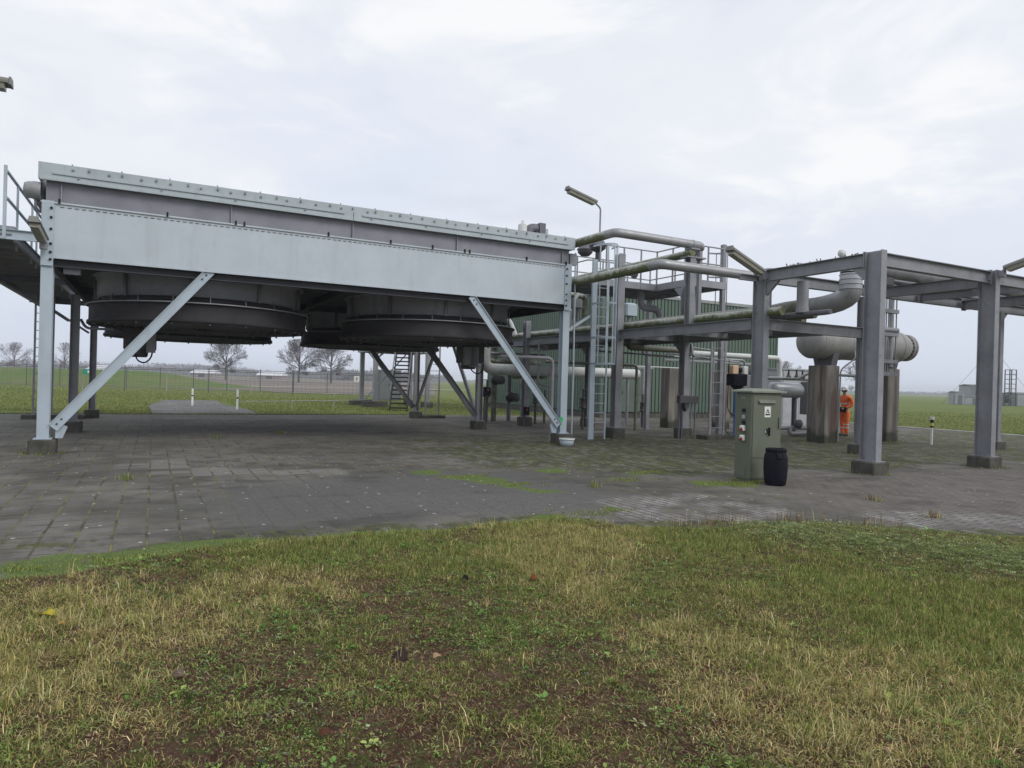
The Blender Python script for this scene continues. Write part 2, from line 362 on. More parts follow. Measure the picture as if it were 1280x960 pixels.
class MB:
    def __init__(self): self.v = []; self.f = []; self.s = []
    def add(self, vs, fs, smooth=False):
        o = len(self.v); self.v.extend(tuple(x) for x in vs)
        for f in fs:
            self.f.append(tuple(i + o for i in f)); self.s.append(smooth)
        return self
    def box(self, x0, x1, y0, y1, z0, z1):
        vs = [(x, y, z) for z in (z0, z1) for (x, y) in ((x0, y0), (x1, y0), (x1, y1), (x0, y1))]
        return self.add(vs, [(3, 2, 1, 0), (4, 5, 6, 7), (0, 1, 5, 4), (1, 2, 6, 5), (2, 3, 7, 6), (3, 0, 4, 7)])
    def bbox(self, x0, x1, y0, y1, z0, z1, c=0.02):
        """box with chamfered vertical and top edges"""
        def ring(a, z): return [(x0 + a + c, y0 + a, z), (x1 - a - c, y0 + a, z), (x1 - a, y0 + a + c, z), (x1 - a, y1 - a - c, z),
                                (x1 - a - c, y1 - a, z), (x0 + a + c, y1 - a, z), (x0 + a, y1 - a - c, z), (x0 + a, y0 + a + c, z)]
        vs = ring(0, z0) + ring(0, z1 - c) + ring(c, z1)
        fs = [tuple(range(7, -1, -1)), tuple(range(16, 24))]
        for k in (0, 8):
            for i in range(8):
                j = (i + 1) % 8
                fs.append((k + i, k + j, k + 8 + j, k + 8 + i))
        return self.add(vs, fs)
    def frame(self, p, q, up):
        d = (V3(q) - V3(p)); L = d.length; d.normalize()
        u = V3(up); s = d.cross(u)
        if s.length < 1e-6: u = Vector((1, 0, 0)); s = d.cross(u)
        s.normalize(); u = s.cross(d).normalized()
        return d, s, u, L
    def extrude(self, p, q, prof, up=(0, 0, 1), smooth=False):
        d, s, u, L = self.frame(p, q, up); n = len(prof)
        vs = [V3(e) + s * a + u * b for e in (p, q) for (a, b) in prof]
        fs = [tuple(range(n)), tuple(range(2 * n - 1, n - 1, -1))]
        for i in range(n):
            j = (i + 1) % n; fs.append((j, i, n + i, n + j))
        return self.add(vs, fs, smooth)
    def bar(self, p, q, w, h, up=(0, 0, 1)):
        return self.extrude(p, q, [(-w / 2, -h / 2), (w / 2, -h / 2), (w / 2, h / 2), (-w / 2, h / 2)], up)
    def ibeam(self, p, q, h, w, up=(0, 0, 1), tf=0.018, tw=0.012):
        a = w / 2; b = h / 2; t = tw / 2
        prof = [(-a, -b), (a, -b), (a, -b + tf), (t, -b + tf), (t, b - tf), (a, b - tf), (a, b), (-a, b), (-a, b - tf), (-t, b - tf), (-t, -b + tf), (-a, -b + tf)]
        return self.extrude(p, q, prof, up)
    def chan(self, p, q, h, w, up=(0, 0, 1), t=0.014, flip=1):
        b = h / 2; a = w * flip; k = t * flip
        prof = [(0, -b), (a, -b), (a, -b + t), (k, -b + t), (k, b - t), (a, b - t), (a, b), (0, b)]
        if flip < 0: prof = prof[::-1]
        return self.extrude(p, q, prof, up)
    def angle(self, p, q, w, up=(0, 0, 1), t=0.012):
        return self.extrude(p, q, [(0, 0), (w, 0), (w, t), (t, t), (t, w), (0, w)], up)
    def tube(self, pts, r, n=10, fillet=0.0, caps=True, smooth=True):
        P = [V3(p) for p in pts]
        if fillet > 0 and len(P) > 2:
            out = [P[0]]
            for i in range(1, len(P) - 1):
                a = (P[i - 1] - P[i]); b = (P[i + 1] - P[i])
                k = min(fillet, a.length * 0.49, b.length * 0.49)
                A = P[i] + a.normalized() * k; B = P[i] + b.normalized() * k
                for t in range(7):
                    t /= 6.0
                    out.append(A * (1 - t) ** 2 + P[i] * 2 * t * (1 - t) + B * t * t)
            out.append(P[-1]); P = out
        rs = r if isinstance(r, (list, tuple)) else [r] * len(P)
        T = []
        for i in range(len(P)):
            d = (P[min(i + 1, len(P) - 1)] - P[max(i - 1, 0)])
            T.append(d.normalized() if d.length > 1e-9 else Vector((0, 0, 1)))
        u = T[0].orthogonal().normalized(); vs = []
        for i in range(len(P)):
            u = (u - T[i] * u.dot(T[i]))
            u = u.normalized() if u.length > 1e-6 else T[i].orthogonal().normalized()
            w = T[i].cross(u)
            for k in range(n):
                a = 2 * PI * k / n
                vs.append(P[i] + (u * math.cos(a) + w * math.sin(a)) * rs[i])
        fs = []
        for i in range(len(P) - 1):
            for k in range(n):
                j = (k + 1) % n
                fs.append((i * n + k, i * n + j, (i + 1) * n + j, (i + 1) * n + k))
        self.add(vs, fs, smooth)
        if caps:
            m = len(P) - 1
            self.add(vs[:n], [tuple(range(n - 1, -1, -1))]); self.add(vs[m * n:], [tuple(range(n))])
        return self
    def lathe(self, o, d, prof, n=24, smooth=True):
        """prof: list of (radius, distance along d)"""
        o = V3(o); d = V3(d).normalized(); u = d.orthogonal().normalized(); w = d.cross(u)
        vs = []; fs = []
        for (r, h) in prof:
            for k in range(n):
                a = 2 * PI * k / n
                vs.append(o + d * h + (u * math.cos(a) + w * math.sin(a)) * max(r, 1e-4))
        for i in range(len(prof) - 1):
            for k in range(n):
                j = (k + 1) % n
                fs.append((i * n + k, i * n + j, (i + 1) * n + j, (i + 1) * n + k))
        return self.add(vs, fs, smooth)
    def build(self, name, mat, parent=None, label=None, cat=None, group=None, kind=None, auto=True):
        o = V3((0, 0, 0)); p = parent
        while p is not None:
            o = o + p.location; p = p.parent
        me = bpy.data.meshes.new(name)
        me.from_pydata([(x - o.x, y - o.y, z - o.z) for (x, y, z) in self.v], [], self.f)
        me.polygons.foreach_set('use_smooth', self.s)
        me.materials.append(MATS[mat])
        me.update()
        ob = bpy.data.objects.new(name, me); COL.objects.link(ob)
        if parent is not None: ob.parent = parent
        props(ob, label, cat, group, kind)
        return ob

def split_build(mb, name, mat, parent):
    """one object for each separate piece of the mesh"""
    key = {}; idx = []
    for p in mb.v:
        k = (round(p[0], 5), round(p[1], 5), round(p[2], 5)); idx.append(key.setdefault(k, len(key)))
    par = list(range(len(key)))
    def find(a):
        while par[a] != a:
            par[a] = par[par[a]]; a = par[a]
        return a
    for f in mb.f:
        r0 = find(idx[f[0]])
        for i in f[1:]: par[find(idx[i])] = r0
    groups = {}
    for f, sm in zip(mb.f, mb.s): groups.setdefault(find(idx[f[0]]), []).append((f, sm))
    out = []
    for g in groups.values():
        m = MB(); mp = {}
        for f, sm in g:
            for i in f:
                if i not in mp: mp[i] = len(m.v); m.v.append(mb.v[i])
            m.f.append(tuple(mp[i] for i in f)); m.s.append(sm)
        out.append(m.build(name, mat, parent))
    return out

def props(o, label=None, cat=None, group=None, kind=None):
    if label: o['label'] = label
    if cat: o['category'] = cat
    if group: o['group'] = group
    if kind: o['kind'] = kind
    return o

def thing(name, label, cat, loc=(0, 0, 0), group=None):
    o = bpy.data.objects.new(name, None); COL.objects.link(o)
    o.location = loc; o.empty_display_size = 0.2
    return props(o, label, cat, group)

def copy_thing(o, loc, label=None, parent=None, rotz=None):
    c = o.copy(); COL.objects.link(c)
    if parent is None:
        c.location = loc
        if label: c['label'] = label
        if rotz is not None: c.rotation_euler = (0, 0, rotz)
    else:
        c.parent = parent
    for ch in list(o.children):
        copy_thing(ch, None, parent=c)
    return c

def tri_mesh(name, verts, polys_idx, loop_tot, cols, mat, label=None, cat=None, kind=None, smooth=False):
    """fast mesh from numpy arrays"""
    me = bpy.data.meshes.new(name)
    me.vertices.add(len(verts)); me.vertices.foreach_set('co', verts.astype(np.float32).ravel())
    me.loops.add(len(polys_idx)); me.loops.foreach_set('vertex_index', polys_idx.astype(np.int32))
    starts = np.concatenate([[0], np.cumsum(loop_tot)[:-1]]).astype(np.int32)
    me.polygons.add(len(loop_tot)); me.polygons.foreach_set('loop_start', starts)
    me.polygons.foreach_set('loop_total', loop_tot.astype(np.int32))
    if smooth:
        me.polygons.foreach_set('use_smooth', np.ones(len(loop_tot), bool))
    if cols is not None:
        a = me.attributes.new('col', 'FLOAT_COLOR', 'POINT')
        a.data.foreach_set('color', cols.astype(np.float32).ravel())
    me.update(calc_edges=True); me.validate()
    me.materials.append(MATS[mat])
    o = bpy.data.objects.new(name, me); COL.objects.link(o)
    return props(o, label, cat, None, kind)

def blades(px, py, pz, L, W, lean, col, seed=0):
    """grass blades: 5 vertices each, bending over"""
    n = len(px); r = np.random.default_rng(seed)
    a = r.uniform(0, 2 * PI, n); b = a + r.normal(PI / 2, 0.4, n)
    dx, dy = np.cos(a), np.sin(a); wx, wy = np.cos(b), np.sin(b)
    V = np.zeros((n, 5, 3), np.float32)
    mid = 0.5 * L; hor = np.sin(lean) * L
    m_up = mid * np.cos(lean * 0.72); m_out = mid * np.sin(lean * 0.72)
    t_up = m_up + mid * np.cos(np.minimum(lean * 1.35, 1.8)); t_out = m_out + mid * np.sin(np.minimum(lean * 1.35, 1.8))
    for k, (o, u, w) in enumerate(((0, 0, -.5), (0, 0, .5), (m_out, m_up, .42), (m_out, m_up, -.42), (t_out, t_up, 0))):
        V[:, k, 0] = px + dx * o + wx * W * w
        V[:, k, 1] = py + dy * o + wy * W * w
        V[:, k, 2] = pz + u - (0.012 if k < 2 else 0)
    base = (np.arange(n) * 5)[:, None]
    idx = (base + np.array([[0, 1, 2, 3, 3, 2, 4]])).ravel()
    tot = np.tile(np.array([4, 3]), n)
    C = np.ones((n, 5, 4), np.float32); C[:, :, :3] = col[:, None, :]
    return V.reshape(-1, 3), idx, tot, C.reshape(-1, 4)

# ------------------------------------------------------------------ camera
HD = math.radians(62.5); PT = -2 / 860.0; RL = math.radians(1.6); EYE = Vector((0, 0, 1.62))
F = Vector((math.cos(HD) * math.cos(PT), math.sin(HD) * math.cos(PT), math.sin(PT))).normalized()
R = Vector((math.sin(HD), -math.cos(HD), 0)); U = R.cross(F)
cr, sr = math.cos(RL), math.sin(RL)
X = R * cr + U * sr; Y = U * cr - R * sr; Z = -F
cam_d = bpy.data.cameras.new('camera'); cam = bpy.data.objects.new('camera', cam_d); COL.objects.link(cam)
cam.matrix_world = Matrix(((X.x, Y.x, Z.x, EYE.x), (X.y, Y.y, Z.y, EYE.y), (X.z, Y.z, Z.z, EYE.z), (0, 0, 0, 1)))
cam_d.sensor_width = 36; cam_d.lens = 36 * 860 / 1280.0
cam_d.clip_start = 0.05; cam_d.clip_end = 8000
scene.camera = cam

def polar(d, t):
    """a point d metres ahead of the viewpoint and t metres to the right of it, on the ground"""
    p = F * d + R * t
    return (p.x, p.y)

# ------------------------------------------------------------------ world and sun
def build_world():
    w = bpy.data.worlds.new('World'); scene.world = w; w.use_nodes = True
    nt = w.node_tree; bg = nt.nodes['Background']
    sky = nt.nodes.new('ShaderNodeTexSky'); sky.sky_type = 'NISHITA'; sky.sun_disc = False
    sky.sun_elevation = math.radians(38); sky.sun_rotation = math.radians(150)
    sky.air_density = 1.2; sky.dust_density = 3.0
    tc = nt.nodes.new('ShaderNodeTexCoord')
    sx = nt.nodes.new('ShaderNodeSeparateXYZ'); nt.links.new(tc.outputs['Generated'], sx.inputs[0])
    mp = nt.nodes.new('ShaderNodeMapping'); mp.inputs['Scale'].default_value = (1.0, 1.0, 2.6)
    mp.inputs['Location'].default_value = (0.35, 1.15, 0.2)
    nt.links.new(tc.outputs['Generated'], mp.inputs[0])
    def nz(s, d, ro):
        n = nt.nodes.new('ShaderNodeTexNoise'); n.inputs['Scale'].default_value = s
        n.inputs['Detail'].default_value = d; n.inputs['Roughness'].default_value = ro
        n.inputs['Distortion'].default_value = 0.4
        nt.links.new(mp.outputs[0], n.inputs['Vector']); return n.outputs[0]
    a = nz(1.5, 6, 0.55); b = nz(3.1, 6, 0.55)
    c = mixrgb(nt, ramp(nt, a, 0.34, 0.64), (7.9, 8.45, 9.55), (8.9, 9.15, 9.7))
    c = mixrgb(nt, ramp(nt, b, 0.50, 0.66, 0, 0.85), c, (10.3, 10.3, 10.35))
    c = mixrgb(nt, ramp(nt, b, 0.30, 0.47, 0.75, 0), c, (7.3, 7.85, 8.9))
    lo = ramp(nt, sx.outputs[2], 0.0, 0.24, 0.8, 0.0)
    c = mixrgb(nt, lo, c, (6.9, 7.5, 8.95))
    cov = mixrgb(nt, 0.94, sky.outputs[0], c)
    nt.links.new(cov, bg.inputs['Color']); bg.inputs['Strength'].default_value = 0.1
build_world()
sd = bpy.data.lights.new('sun', 'SUN'); sd.energy = 1.45; sd.angle = math.radians(26); sd.color = (1.0, 0.97, 0.93)
so = bpy.data.objects.new('sun', sd); COL.objects.link(so)
so.rotation_euler = Vector((-0.42, 0.72, -0.66)).to_track_quat('-Z', 'Y').to_euler()
so.location = (0, -20, 40)
scene.view_settings.view_transform = 'Standard'
scene.view_settings.look = 'None'
scene.view_settings.exposure = 0.0
scene.view_settings.gamma = 1.0
scene.cycles.max_bounces = 6
scene.cycles.diffuse_bounces = 4
scene.cycles.volume_bounces = 1

# ================================================================== SETTING
def sheet(name, poly, z, mat, kind='structure'):
    b = MB(); b.add([(x, y, z) for (x, y) in poly], [tuple(range(len(poly)))])
    return b.build(name, mat, kind=kind)

sheet('ground', [(-4000, -4000), (4000, -4000), (4000, 4000), (-4000, 4000)], -0.03, 'field_grass')

_bx = [-40, -12, -1.0, 0.4, 2.35, 4.3, 4.9, 7.0, 8.9, 14, 20, 60]
_by = [6.4, 6.35, 6.5, 6.95, 7.0, 6.95, 6.25, 5.75, 4.35, 1.2, -3, -20]
def verge_edge(x):
    return np.interp(x, _bx, _by) + (fbm(x, x * 0 + 3, 1.1, 5, 5) - 0.5) * 0.75

def verge_z(x, y):
    d = verge_edge(x) - y
    return -0.05 + 0.10 * sstep(-0.10, 0.30, d) + 0.035 * (fbm(x, y, 1.3, 4, 21) - 0.5) * sstep(0, 0.5, d) \
        + 0.035 * (fbm(x, y, 5.5, 3, 22) - 0.5) * sstep(0, 0.5, d)

# patches of the verge (metres, seen on the ground)
BARE = [(1.29, 4.44), (1.58, 4.01), (1.86, 2.95), (1.43, 2.65), (2.5, 2.75), (0.69, 3.06), (0.62, 3.7), (-0.03, 5.83), (2.42, 3.01), (1.1, 2.3), (2.1, 2.4)]
STRAW = [(3.17, 3.33), (3.31, 4.36), (2.9, 2.39), (3.39, 2.27), (-0.31, 5.46), (-0.65, 4.97), (0.55, 5.2), (3.84, 5.86), (3.3, 5.1), (0.1, 5.0), (-0.5, 4.3), (4.2, 1.5)]
LUSH = [(3.07, 5.81), (5.01, 5.06), (5.16, 3.84), (4.77, 2.64), (2.45, 5.6), (3.9, 6.5), (4.9, 5.6), (2.2, 6.5), (1.2, 6.4), (6, 3), (6.5, 2), (-1.2, 4.6)]
FERN = [(6.5, 5.0), (6.84, 4.36), (7.05, 3.78), (7.1, 3.46), (7.6, 3.4), (6.1, 5.2)]

def grid_mesh(name, x0, x1, nx, y0, y1, ny, zf, mat, attrs=None, keep=None):
    xs = np.linspace(x0, x1, nx); ys = np.linspace(y0, y1, ny)
    GX, GY = np.meshgrid(xs, ys); GX = GX.ravel(); GY = GY.ravel()
    v = np.stack([GX, GY, zf(GX, GY)], 1)
    i = np.arange(nx * ny).reshape(ny, nx)
    q = np.stack([i[:-1, :-1], i[:-1, 1:], i[1:, 1:], i[1:, :-1]], -1).reshape(-1, 4)
    if keep is not None:
        cx = GX[q].mean(1); cy = GY[q].mean(1); q = q[keep(cx, cy)]
    o = tri_mesh(name, v, q.ravel(), np.full(len(q), 4), None, mat, kind='structure', smooth=True)
    for k, fn in (attrs or {}).items():
        a = o.data.attributes.new(k, 'FLOAT', 'POINT')
        a.data.foreach_set('value', np.clip(fn(GX, GY), 0, 1).astype(np.float32))
    return o

grid_mesh('verge', -9, 17, 330, -5, 8.0, 170, verge_z, 'verge_soil', keep=lambda x, y: (verge_edge(x) - y) > -0.25)

def m_asphalt(x, y):
    a = np.exp(-(((x - 3.4) / 3.1) ** 2 + ((y - 9.3) / 2.3) ** 2) ** 2)
    n = fbm(x, y, 0.9, 4, 31)
    back = sstep(27.4, 27.9, y) * sstep(12.5, 11.5, x)
    return np.maximum(sstep(0.25, 0.75, a + (n - 0.5) * 0.8), back * 0.8)
def m_red(x, y):
    n = fbm(x, y, 0.8, 4, 41)
    return sstep(7.6, 9.6, x + (n - 0.5) * 2) * sstep(9.6, 8.0, y + (n - 0.5) * 2.5 + (x - 12) * 0.05) * 0.9
def m_light(x, y):
    n = fbm(x, y, 1.6, 4, 51)
    a = blob(x, y, [(5.5, 6.9), (5.9, 7.6), (6.5, 7.7), (6.9, 7.2), (6.5, 6.6), (7.2, 6.5), (5.9, 6.3), (7.0, 7.8)], 0.55)
    c = blob(x, y, [(9.3, 5.2), (10.0, 4.7), (10.8, 4.3), (8.8, 5.6), (11.6, 4.0)], 0.7)
    return sstep(0.35, 0.65, np.maximum(a, c) * 0.95 + (n - 0.5) * 1.5)
def m_moss(x, y):
    n = fbm(x, y, 0.7, 4, 61)
    a = sstep(5.5, 8.5, x) * sstep(8.6, 10.2, y + (n - 0.5) * 2) * sstep(19, 15, y)
    l = sstep(1.5, -1.5, x) * sstep(10, 7, y) * 0.55
    e = sstep(0.9, 0.1, y - verge_edge(x)) * 0.7
    b = sstep(3, 7, x) * sstep(9.5, 12, y) * sstep(22, 16, y) * 0.75
    f = 0.35 * sstep(11.5, 13, y) * sstep(17, 14.5, y)
    g2 = np.clip((fbm(x, y, 1.7, 5, 62) - 0.5) * 3.0, -1, 1)
    return np.clip(np.maximum.reduce([a * 0.95, l, e, b * 0.95, f]) * (0.7 + 0.55 * n + 0.45 * g2), 0, 1)
def m_green(x, y):
    p = [(4.3, 11.3), (4.6, 10.7), (4.85, 10.1), (5.1, 9.6), (5.3, 9.1), (7.2, 9.6), (7.7, 9.9), (8.3, 10.2), (8.4, 8.75), (8.7, 8.5), (9.0, 8.4),
         (5.2, 7.25), (4.75, 7.15), (4.3, 7.2), (-0.15, 6.75), (-0.7, 6.8), (-1.3, 6.7), (0.3, 7.1), (6.6, 10.9)]
    g2 = np.clip((fbm(x, y, 2.4, 5, 63) - 0.5) * 3.0, -1, 1)
    return np.clip(blob(x, y, p, 0.46) * (0.72 + 0.75 * g2) + (0.18 + 0.55 * g2) * sstep(0.40, 0.05, y - verge_edge(x)), 0, 1)
def m_slab(x, y):
    p = [(-0.48, 13.48), (0.1, 13.3), (1.31, 12.25), (0.7, 12.4), (2.0, 12.0), (2.6, 11.9), (0.2, 13.9)]
    return sstep(0.5, 0.6, blob(np.floor(x / 0.6) * 0.6 + 0.3, np.floor(y / 0.3) * 0.3 + 0.15, p, 0.55)) * 0.55 + 0.25 * sstep(15.5, 19, y) * sstep(14, 9, x)
PX0, PX1, PY0, PY1 = -46.0, 31.2, -6.0, 29.9
_att = {'asphalt': m_asphalt, 'red': m_red, 'light': m_light, 'moss': m_moss, 'greenmoss': m_green,
        'lightslab': m_slab, 'tiles': lambda x, y: 1 - 0.5 * sstep(8, 12, x)}
grid_mesh('pavement', -46.0, 31.2, 620, -6.0, 29.9, 330, lambda x, y: 0 * x + 0.004 + 0.006 * (fbm(x, y, 0.5, 2, 71) - 0.5), 'pavement', _att,
          keep=lambda x, y: (y - verge_edge(x)) > -0.35)

# kerbs
b = MB(); b.bbox(31.2, 31.5, -30, 60, -0.05, 0.06, 0.02); b.build('kerb', 'kerb_concrete', kind='structure')
b = MB(); b.bbox(-46, 12.0, 29.95, 30.10, -0.05, 0.035, 0.02); b.build('kerb', 'foot_concrete', kind='structure')
sheet('path', [(0.0, 30.1), (3.9, 30.1), (4.0, 34.5), (3.3, 40), (3.5, 46), (0.6, 46), (-0.2, 38)], 0.004, 'path_slabs')
# land beyond the fences: ploughed strip, farm track, green bank
def band(name, d0, d1, t0, t1, z, mat):
    ps = [polar(d0, t0), polar(d0, t1), polar(d1, t1 * d1 / d0), polar(d1, t0 * d1 / d0)]
    return sheet(name, ps, z, mat)
band('ploughed_field', 72, 420, -75, -8, 0.0, 'ploughed')
sheet('farm_track', [polar(92, -44), polar(100, -44), polar(128, -8), polar(120, -8)], 0.02, 'track')
sheet('farm_track', [polar(66, -10.5), polar(68, -24), polar(70, -24), polar(68, -10.5)], 0.02, 'track')

def bank():
    nx, ny = 90, 14; vs = []; fs = []
    for j in range(ny):
        for i in range(nx):
            t = -125 + i * (125 - 33) / (nx - 1); d = 74 + j * 1.9
            x, y = polar(d, t)
            e = sstep(-33, -47, t) * math.sin(PI * min(1, j / (ny - 1)))
            z = -0.02 + 1.75 * float(e) * (0.85 + 0.3 * float(fbm(x, y, 0.12, 3, 81)))
            vs.append((x, y, z))
    for j in range(ny - 1):
        for i in range(nx - 1):
            a = j * nx + i; fs.append((a, a + 1, a + nx + 1, a + nx))
    m = MB(); m.add(vs, fs, True); m.build('grass_bank', 'bank_green', kind='structure')
bank()

# ------------------------------------------------------------------ vegetation (stuff)
def pal(n, cols, wts, r):
    k = r.choice(len(cols), n, p=np.array(wts) / sum(wts))
    c = np.array(cols)[k] * np.clip(r.normal(1.0, 0.40, (n, 1)), 0.25, 2.1) * r.uniform(0.90, 1.10, (n, 3))
    return c
GREENS = [(0.20, 0.265, 0.058), (0.265, 0.30, 0.085), (0.135, 0.20, 0.045), (0.33, 0.33, 0.115)]
STRAWS = [(0.52, 0.43, 0.19), (0.64, 0.55, 0.30), (0.42, 0.33, 0.14), (0.42, 0.37, 0.14)]
BROWNS = [(0.15, 0.085, 0.05), (0.21, 0.125, 0.075), (0.27, 0.20, 0.115)]

def cn(x, y, sc, o, seed, gain=3.2):
    """contrasty noise, centred on 0, roughly -1..1"""
    return np.clip((fbm(x, y, sc, o, seed) - 0.5) * gain, -1, 1)

def zones(x, y):
    n1 = cn(x, y, 0.9, 4, 91); n2 = cn(x, y, 3.2, 4, 92)
    bare = sstep(0.25, 0.80, blob(x, y, BARE, 0.95) * 0.80 + n1 * 0.38 + n2 * 0.66)
    straw = sstep(0.30, 0.85, blob(x, y, STRAW, 0.85) * 0.9 + n1 * 0.25 + n2 * 0.35)
    lush = sstep(0.25, 0.85, blob(x, y, LUSH, 1.0) * 0.9 + n2 * 0.40)
    return bare, straw, lush, n2

def verge_points(n, r, dmax=9.0):
    """random points of the verge, denser near the place it is seen from"""
    d = r.uniform(1.9, 9.0, n); t = r.uniform(-1, 1, n) * (0.95 * d + 0.8)
    x = F.x * d + R.x * t; y = F.y * d + R.y * t; ed = verge_edge(x) - y
    k = (ed > -0.10 - 0.10 * r.random(n) * (fbm(x, y, 3, 3, 98) > 0.5)) & (x < 11)
    return x[k], y[k]

def verge_grass():
    r = np.random.default_rng(5)
    parts = []
    def emit(x, y, L, W, lean, col, seed, lift=0.0):
        parts.append(blades(x, y, verge_z(x, y) + lift, L, W, lean, col, seed))
    # 1 flattened thatch
    x, y = verge_points(520000, r); bare, straw, lush, n2 = zones(x, y)
    k = r.random(len(x)) < np.clip(0.50 - 0.30 * bare + 0.45 * straw + cn(x, y, 7, 3, 93) * 0.35, 0.04, 1)
    x, y, bare, straw, lush = [q[k] for q in (x, y, bare, straw, lush)]; n = len(x); u = r.random(n)
    col = np.where((u < 0.34 + 0.50 * straw - 0.15 * lush)[:, None], pal(n, STRAWS, [3, 2, 3, 3], r),
                   np.where((u < 0.44 + 0.35 * bare + 0.3 * straw)[:, None], pal(n, BROWNS, [3, 2, 3], r), pal(n, GREENS, [3, 3, 2, 2], r)))
    emit(x, y, r.uniform(0.025, 0.075, n), r.uniform(0.0025, 0.005, n), np.clip(r.normal(1.6, 0.25, n), 1.0, 2.0), col, 6)
    # 2 short green sward
    x, y = verge_points(760000, r); bare, straw, lush, n2 = zones(x, y); g = cn(x, y, 1.7, 5, 94)
    k = r.random(len(x)) < np.clip(0.34 + 0.50 * lush - 0.42 * bare + g * 0.45 + cn(x, y, 7.5, 3, 99) * 0.40, 0.02, 1)
    x, y, bare, straw, lush, n2 = [q[k] for q in (x, y, bare, straw, lush, n2)]; n = len(x); u = r.random(n)
    col = np.where((u < 0.16 + 0.44 * straw)[:, None], pal(n, STRAWS, [2, 1, 2, 4], r), pal(n, GREENS, [3, 3, 3, 2], r))
    emit(x, y, (0.022 + 0.022 * lush + 0.010 * straw) * (1 - 0.4 * bare) * r.uniform(0.5, 1.9, n), r.uniform(0.0024, 0.0050, n), np.clip(r.normal(0.75, 0.35, n), 0.05, 1.45), col, 7)
    # 3 tufts of long bent straw and coarse green grass
    for (cnt, seed, kind) in ((3400, 8, 0), (2200, 9, 1)):
        tx, ty = verge_points(cnt * 6, r); bare, straw, lush, n2 = zones(tx, ty)
        w = (0.05 + 0.95 * straw - 0.45 * bare) if kind == 0 else (0.05 + 0.75 * lush + 0.15 * straw - 0.15 * bare)
        k = r.random(len(tx)) < np.clip(w, 0.02, 1) * 0.55
        tx, ty = tx[k][:cnt], ty[k][:cnt]; m = len(tx); q = r.integers(14, 40, m)
        ct = np.repeat(np.arange(m), q); n = len(ct); sp = r.uniform(0.012, 0.045, m)[ct]
        x = tx[ct] + r.normal(0, 1, n) * sp; y = ty[ct] + r.normal(0, 1, n) * sp
        Lm = (r.uniform(0.045, 0.125, m) if kind == 0 else r.uniform(0.035, 0.085, m))
        tint = r.random(m)[ct]
        c1 = pal(n, STRAWS, [3, 3, 2, 2], r); c2 = pal(n, GREENS, [3, 3, 2, 3], r)
        pr = (0.80 if kind == 0 else 0.14)
        col = np.where((r.random(n) < pr * (0.6 + 0.6 * tint))[:, None], c1, c2)
        emit(x, y, Lm[ct] * r.uniform(0.5, 1.3, n), r.uniform(0.002, 0.0044, n), np.clip(r.normal(1.05, 0.4, n), 0.1, 1.7), col, seed)
    V = np.concatenate([p[0] for p in parts]); I = []; o = 0
    for p in parts: I.append(p[1] + o); o += len(p[0])
    tri_mesh('verge_grass', V, np.concatenate(I), np.concatenate([p[2] for p in parts]), np.concatenate([p[3] for p in parts]), 'leaf_blade',
             'rough green and straw coloured grass covering the verge in the foreground', 'grass', 'stuff')
verge_grass()

def leafy(name, label, x, y, z, leaves, size, spread, up, cols, wts, seed, jag=False):
    """small broad leaved plants: each a rosette of folded diamond leaves"""
    r = np.random.default_rng(seed); n = len(x)
    k = leaves
    X_ = np.repeat(x, k); Y_ = np.repeat(y, k); Z_ = np.repeat(z, k); S = np.repeat(size, k) * r.uniform(0.6, 1.2, n * k)
    a = r.uniform(0, 2 * PI, n * k); el = np.abs(r.normal(up, 0.3, n * k)); sp = np.repeat(spread, k) * r.random(n * k)
    X_ = X_ + np.cos(a) * sp; Y_ = Y_ + np.sin(a) * sp
    c = pal(n, cols, wts, r); c = np.repeat(c, k, 0) * r.uniform(0.8, 1.2, (n * k, 1))
    m = n * k
    V = np.zeros((m, 6, 3), np.float32)
    ca, sa, ce, se = np.cos(a), np.sin(a), np.cos(el), np.sin(el)
    for i, (l, w, h) in enumerate(((0, 0, 0), (.4, .30, .06), (.8, .24, .04), (1, 0, -0.08), (.8, -.24, .04), (.4, -.30, .06))):
        hz = l * ce - h * se; vz = l * se + h * ce
        V[:, i, 0] = X_ + S * (ca * hz - sa * w); V[:, i, 1] = Y_ + S * (sa * hz + ca * w); V[:, i, 2] = Z_ + S * vz + 0.004
    idx = ((np.arange(m) * 6)[:, None] + np.array([[0, 1, 2, 3, 0, 3, 4, 5]])).ravel()
    C = np.ones((m, 6, 4), np.float32); C[:, :, :3] = c[:, None, :]
    return tri_mesh(name, V.reshape(-1, 3), idx, np.full(m * 2, 4), C.reshape(-1, 4), 'leaf_blade', label, 'plants', 'stuff')

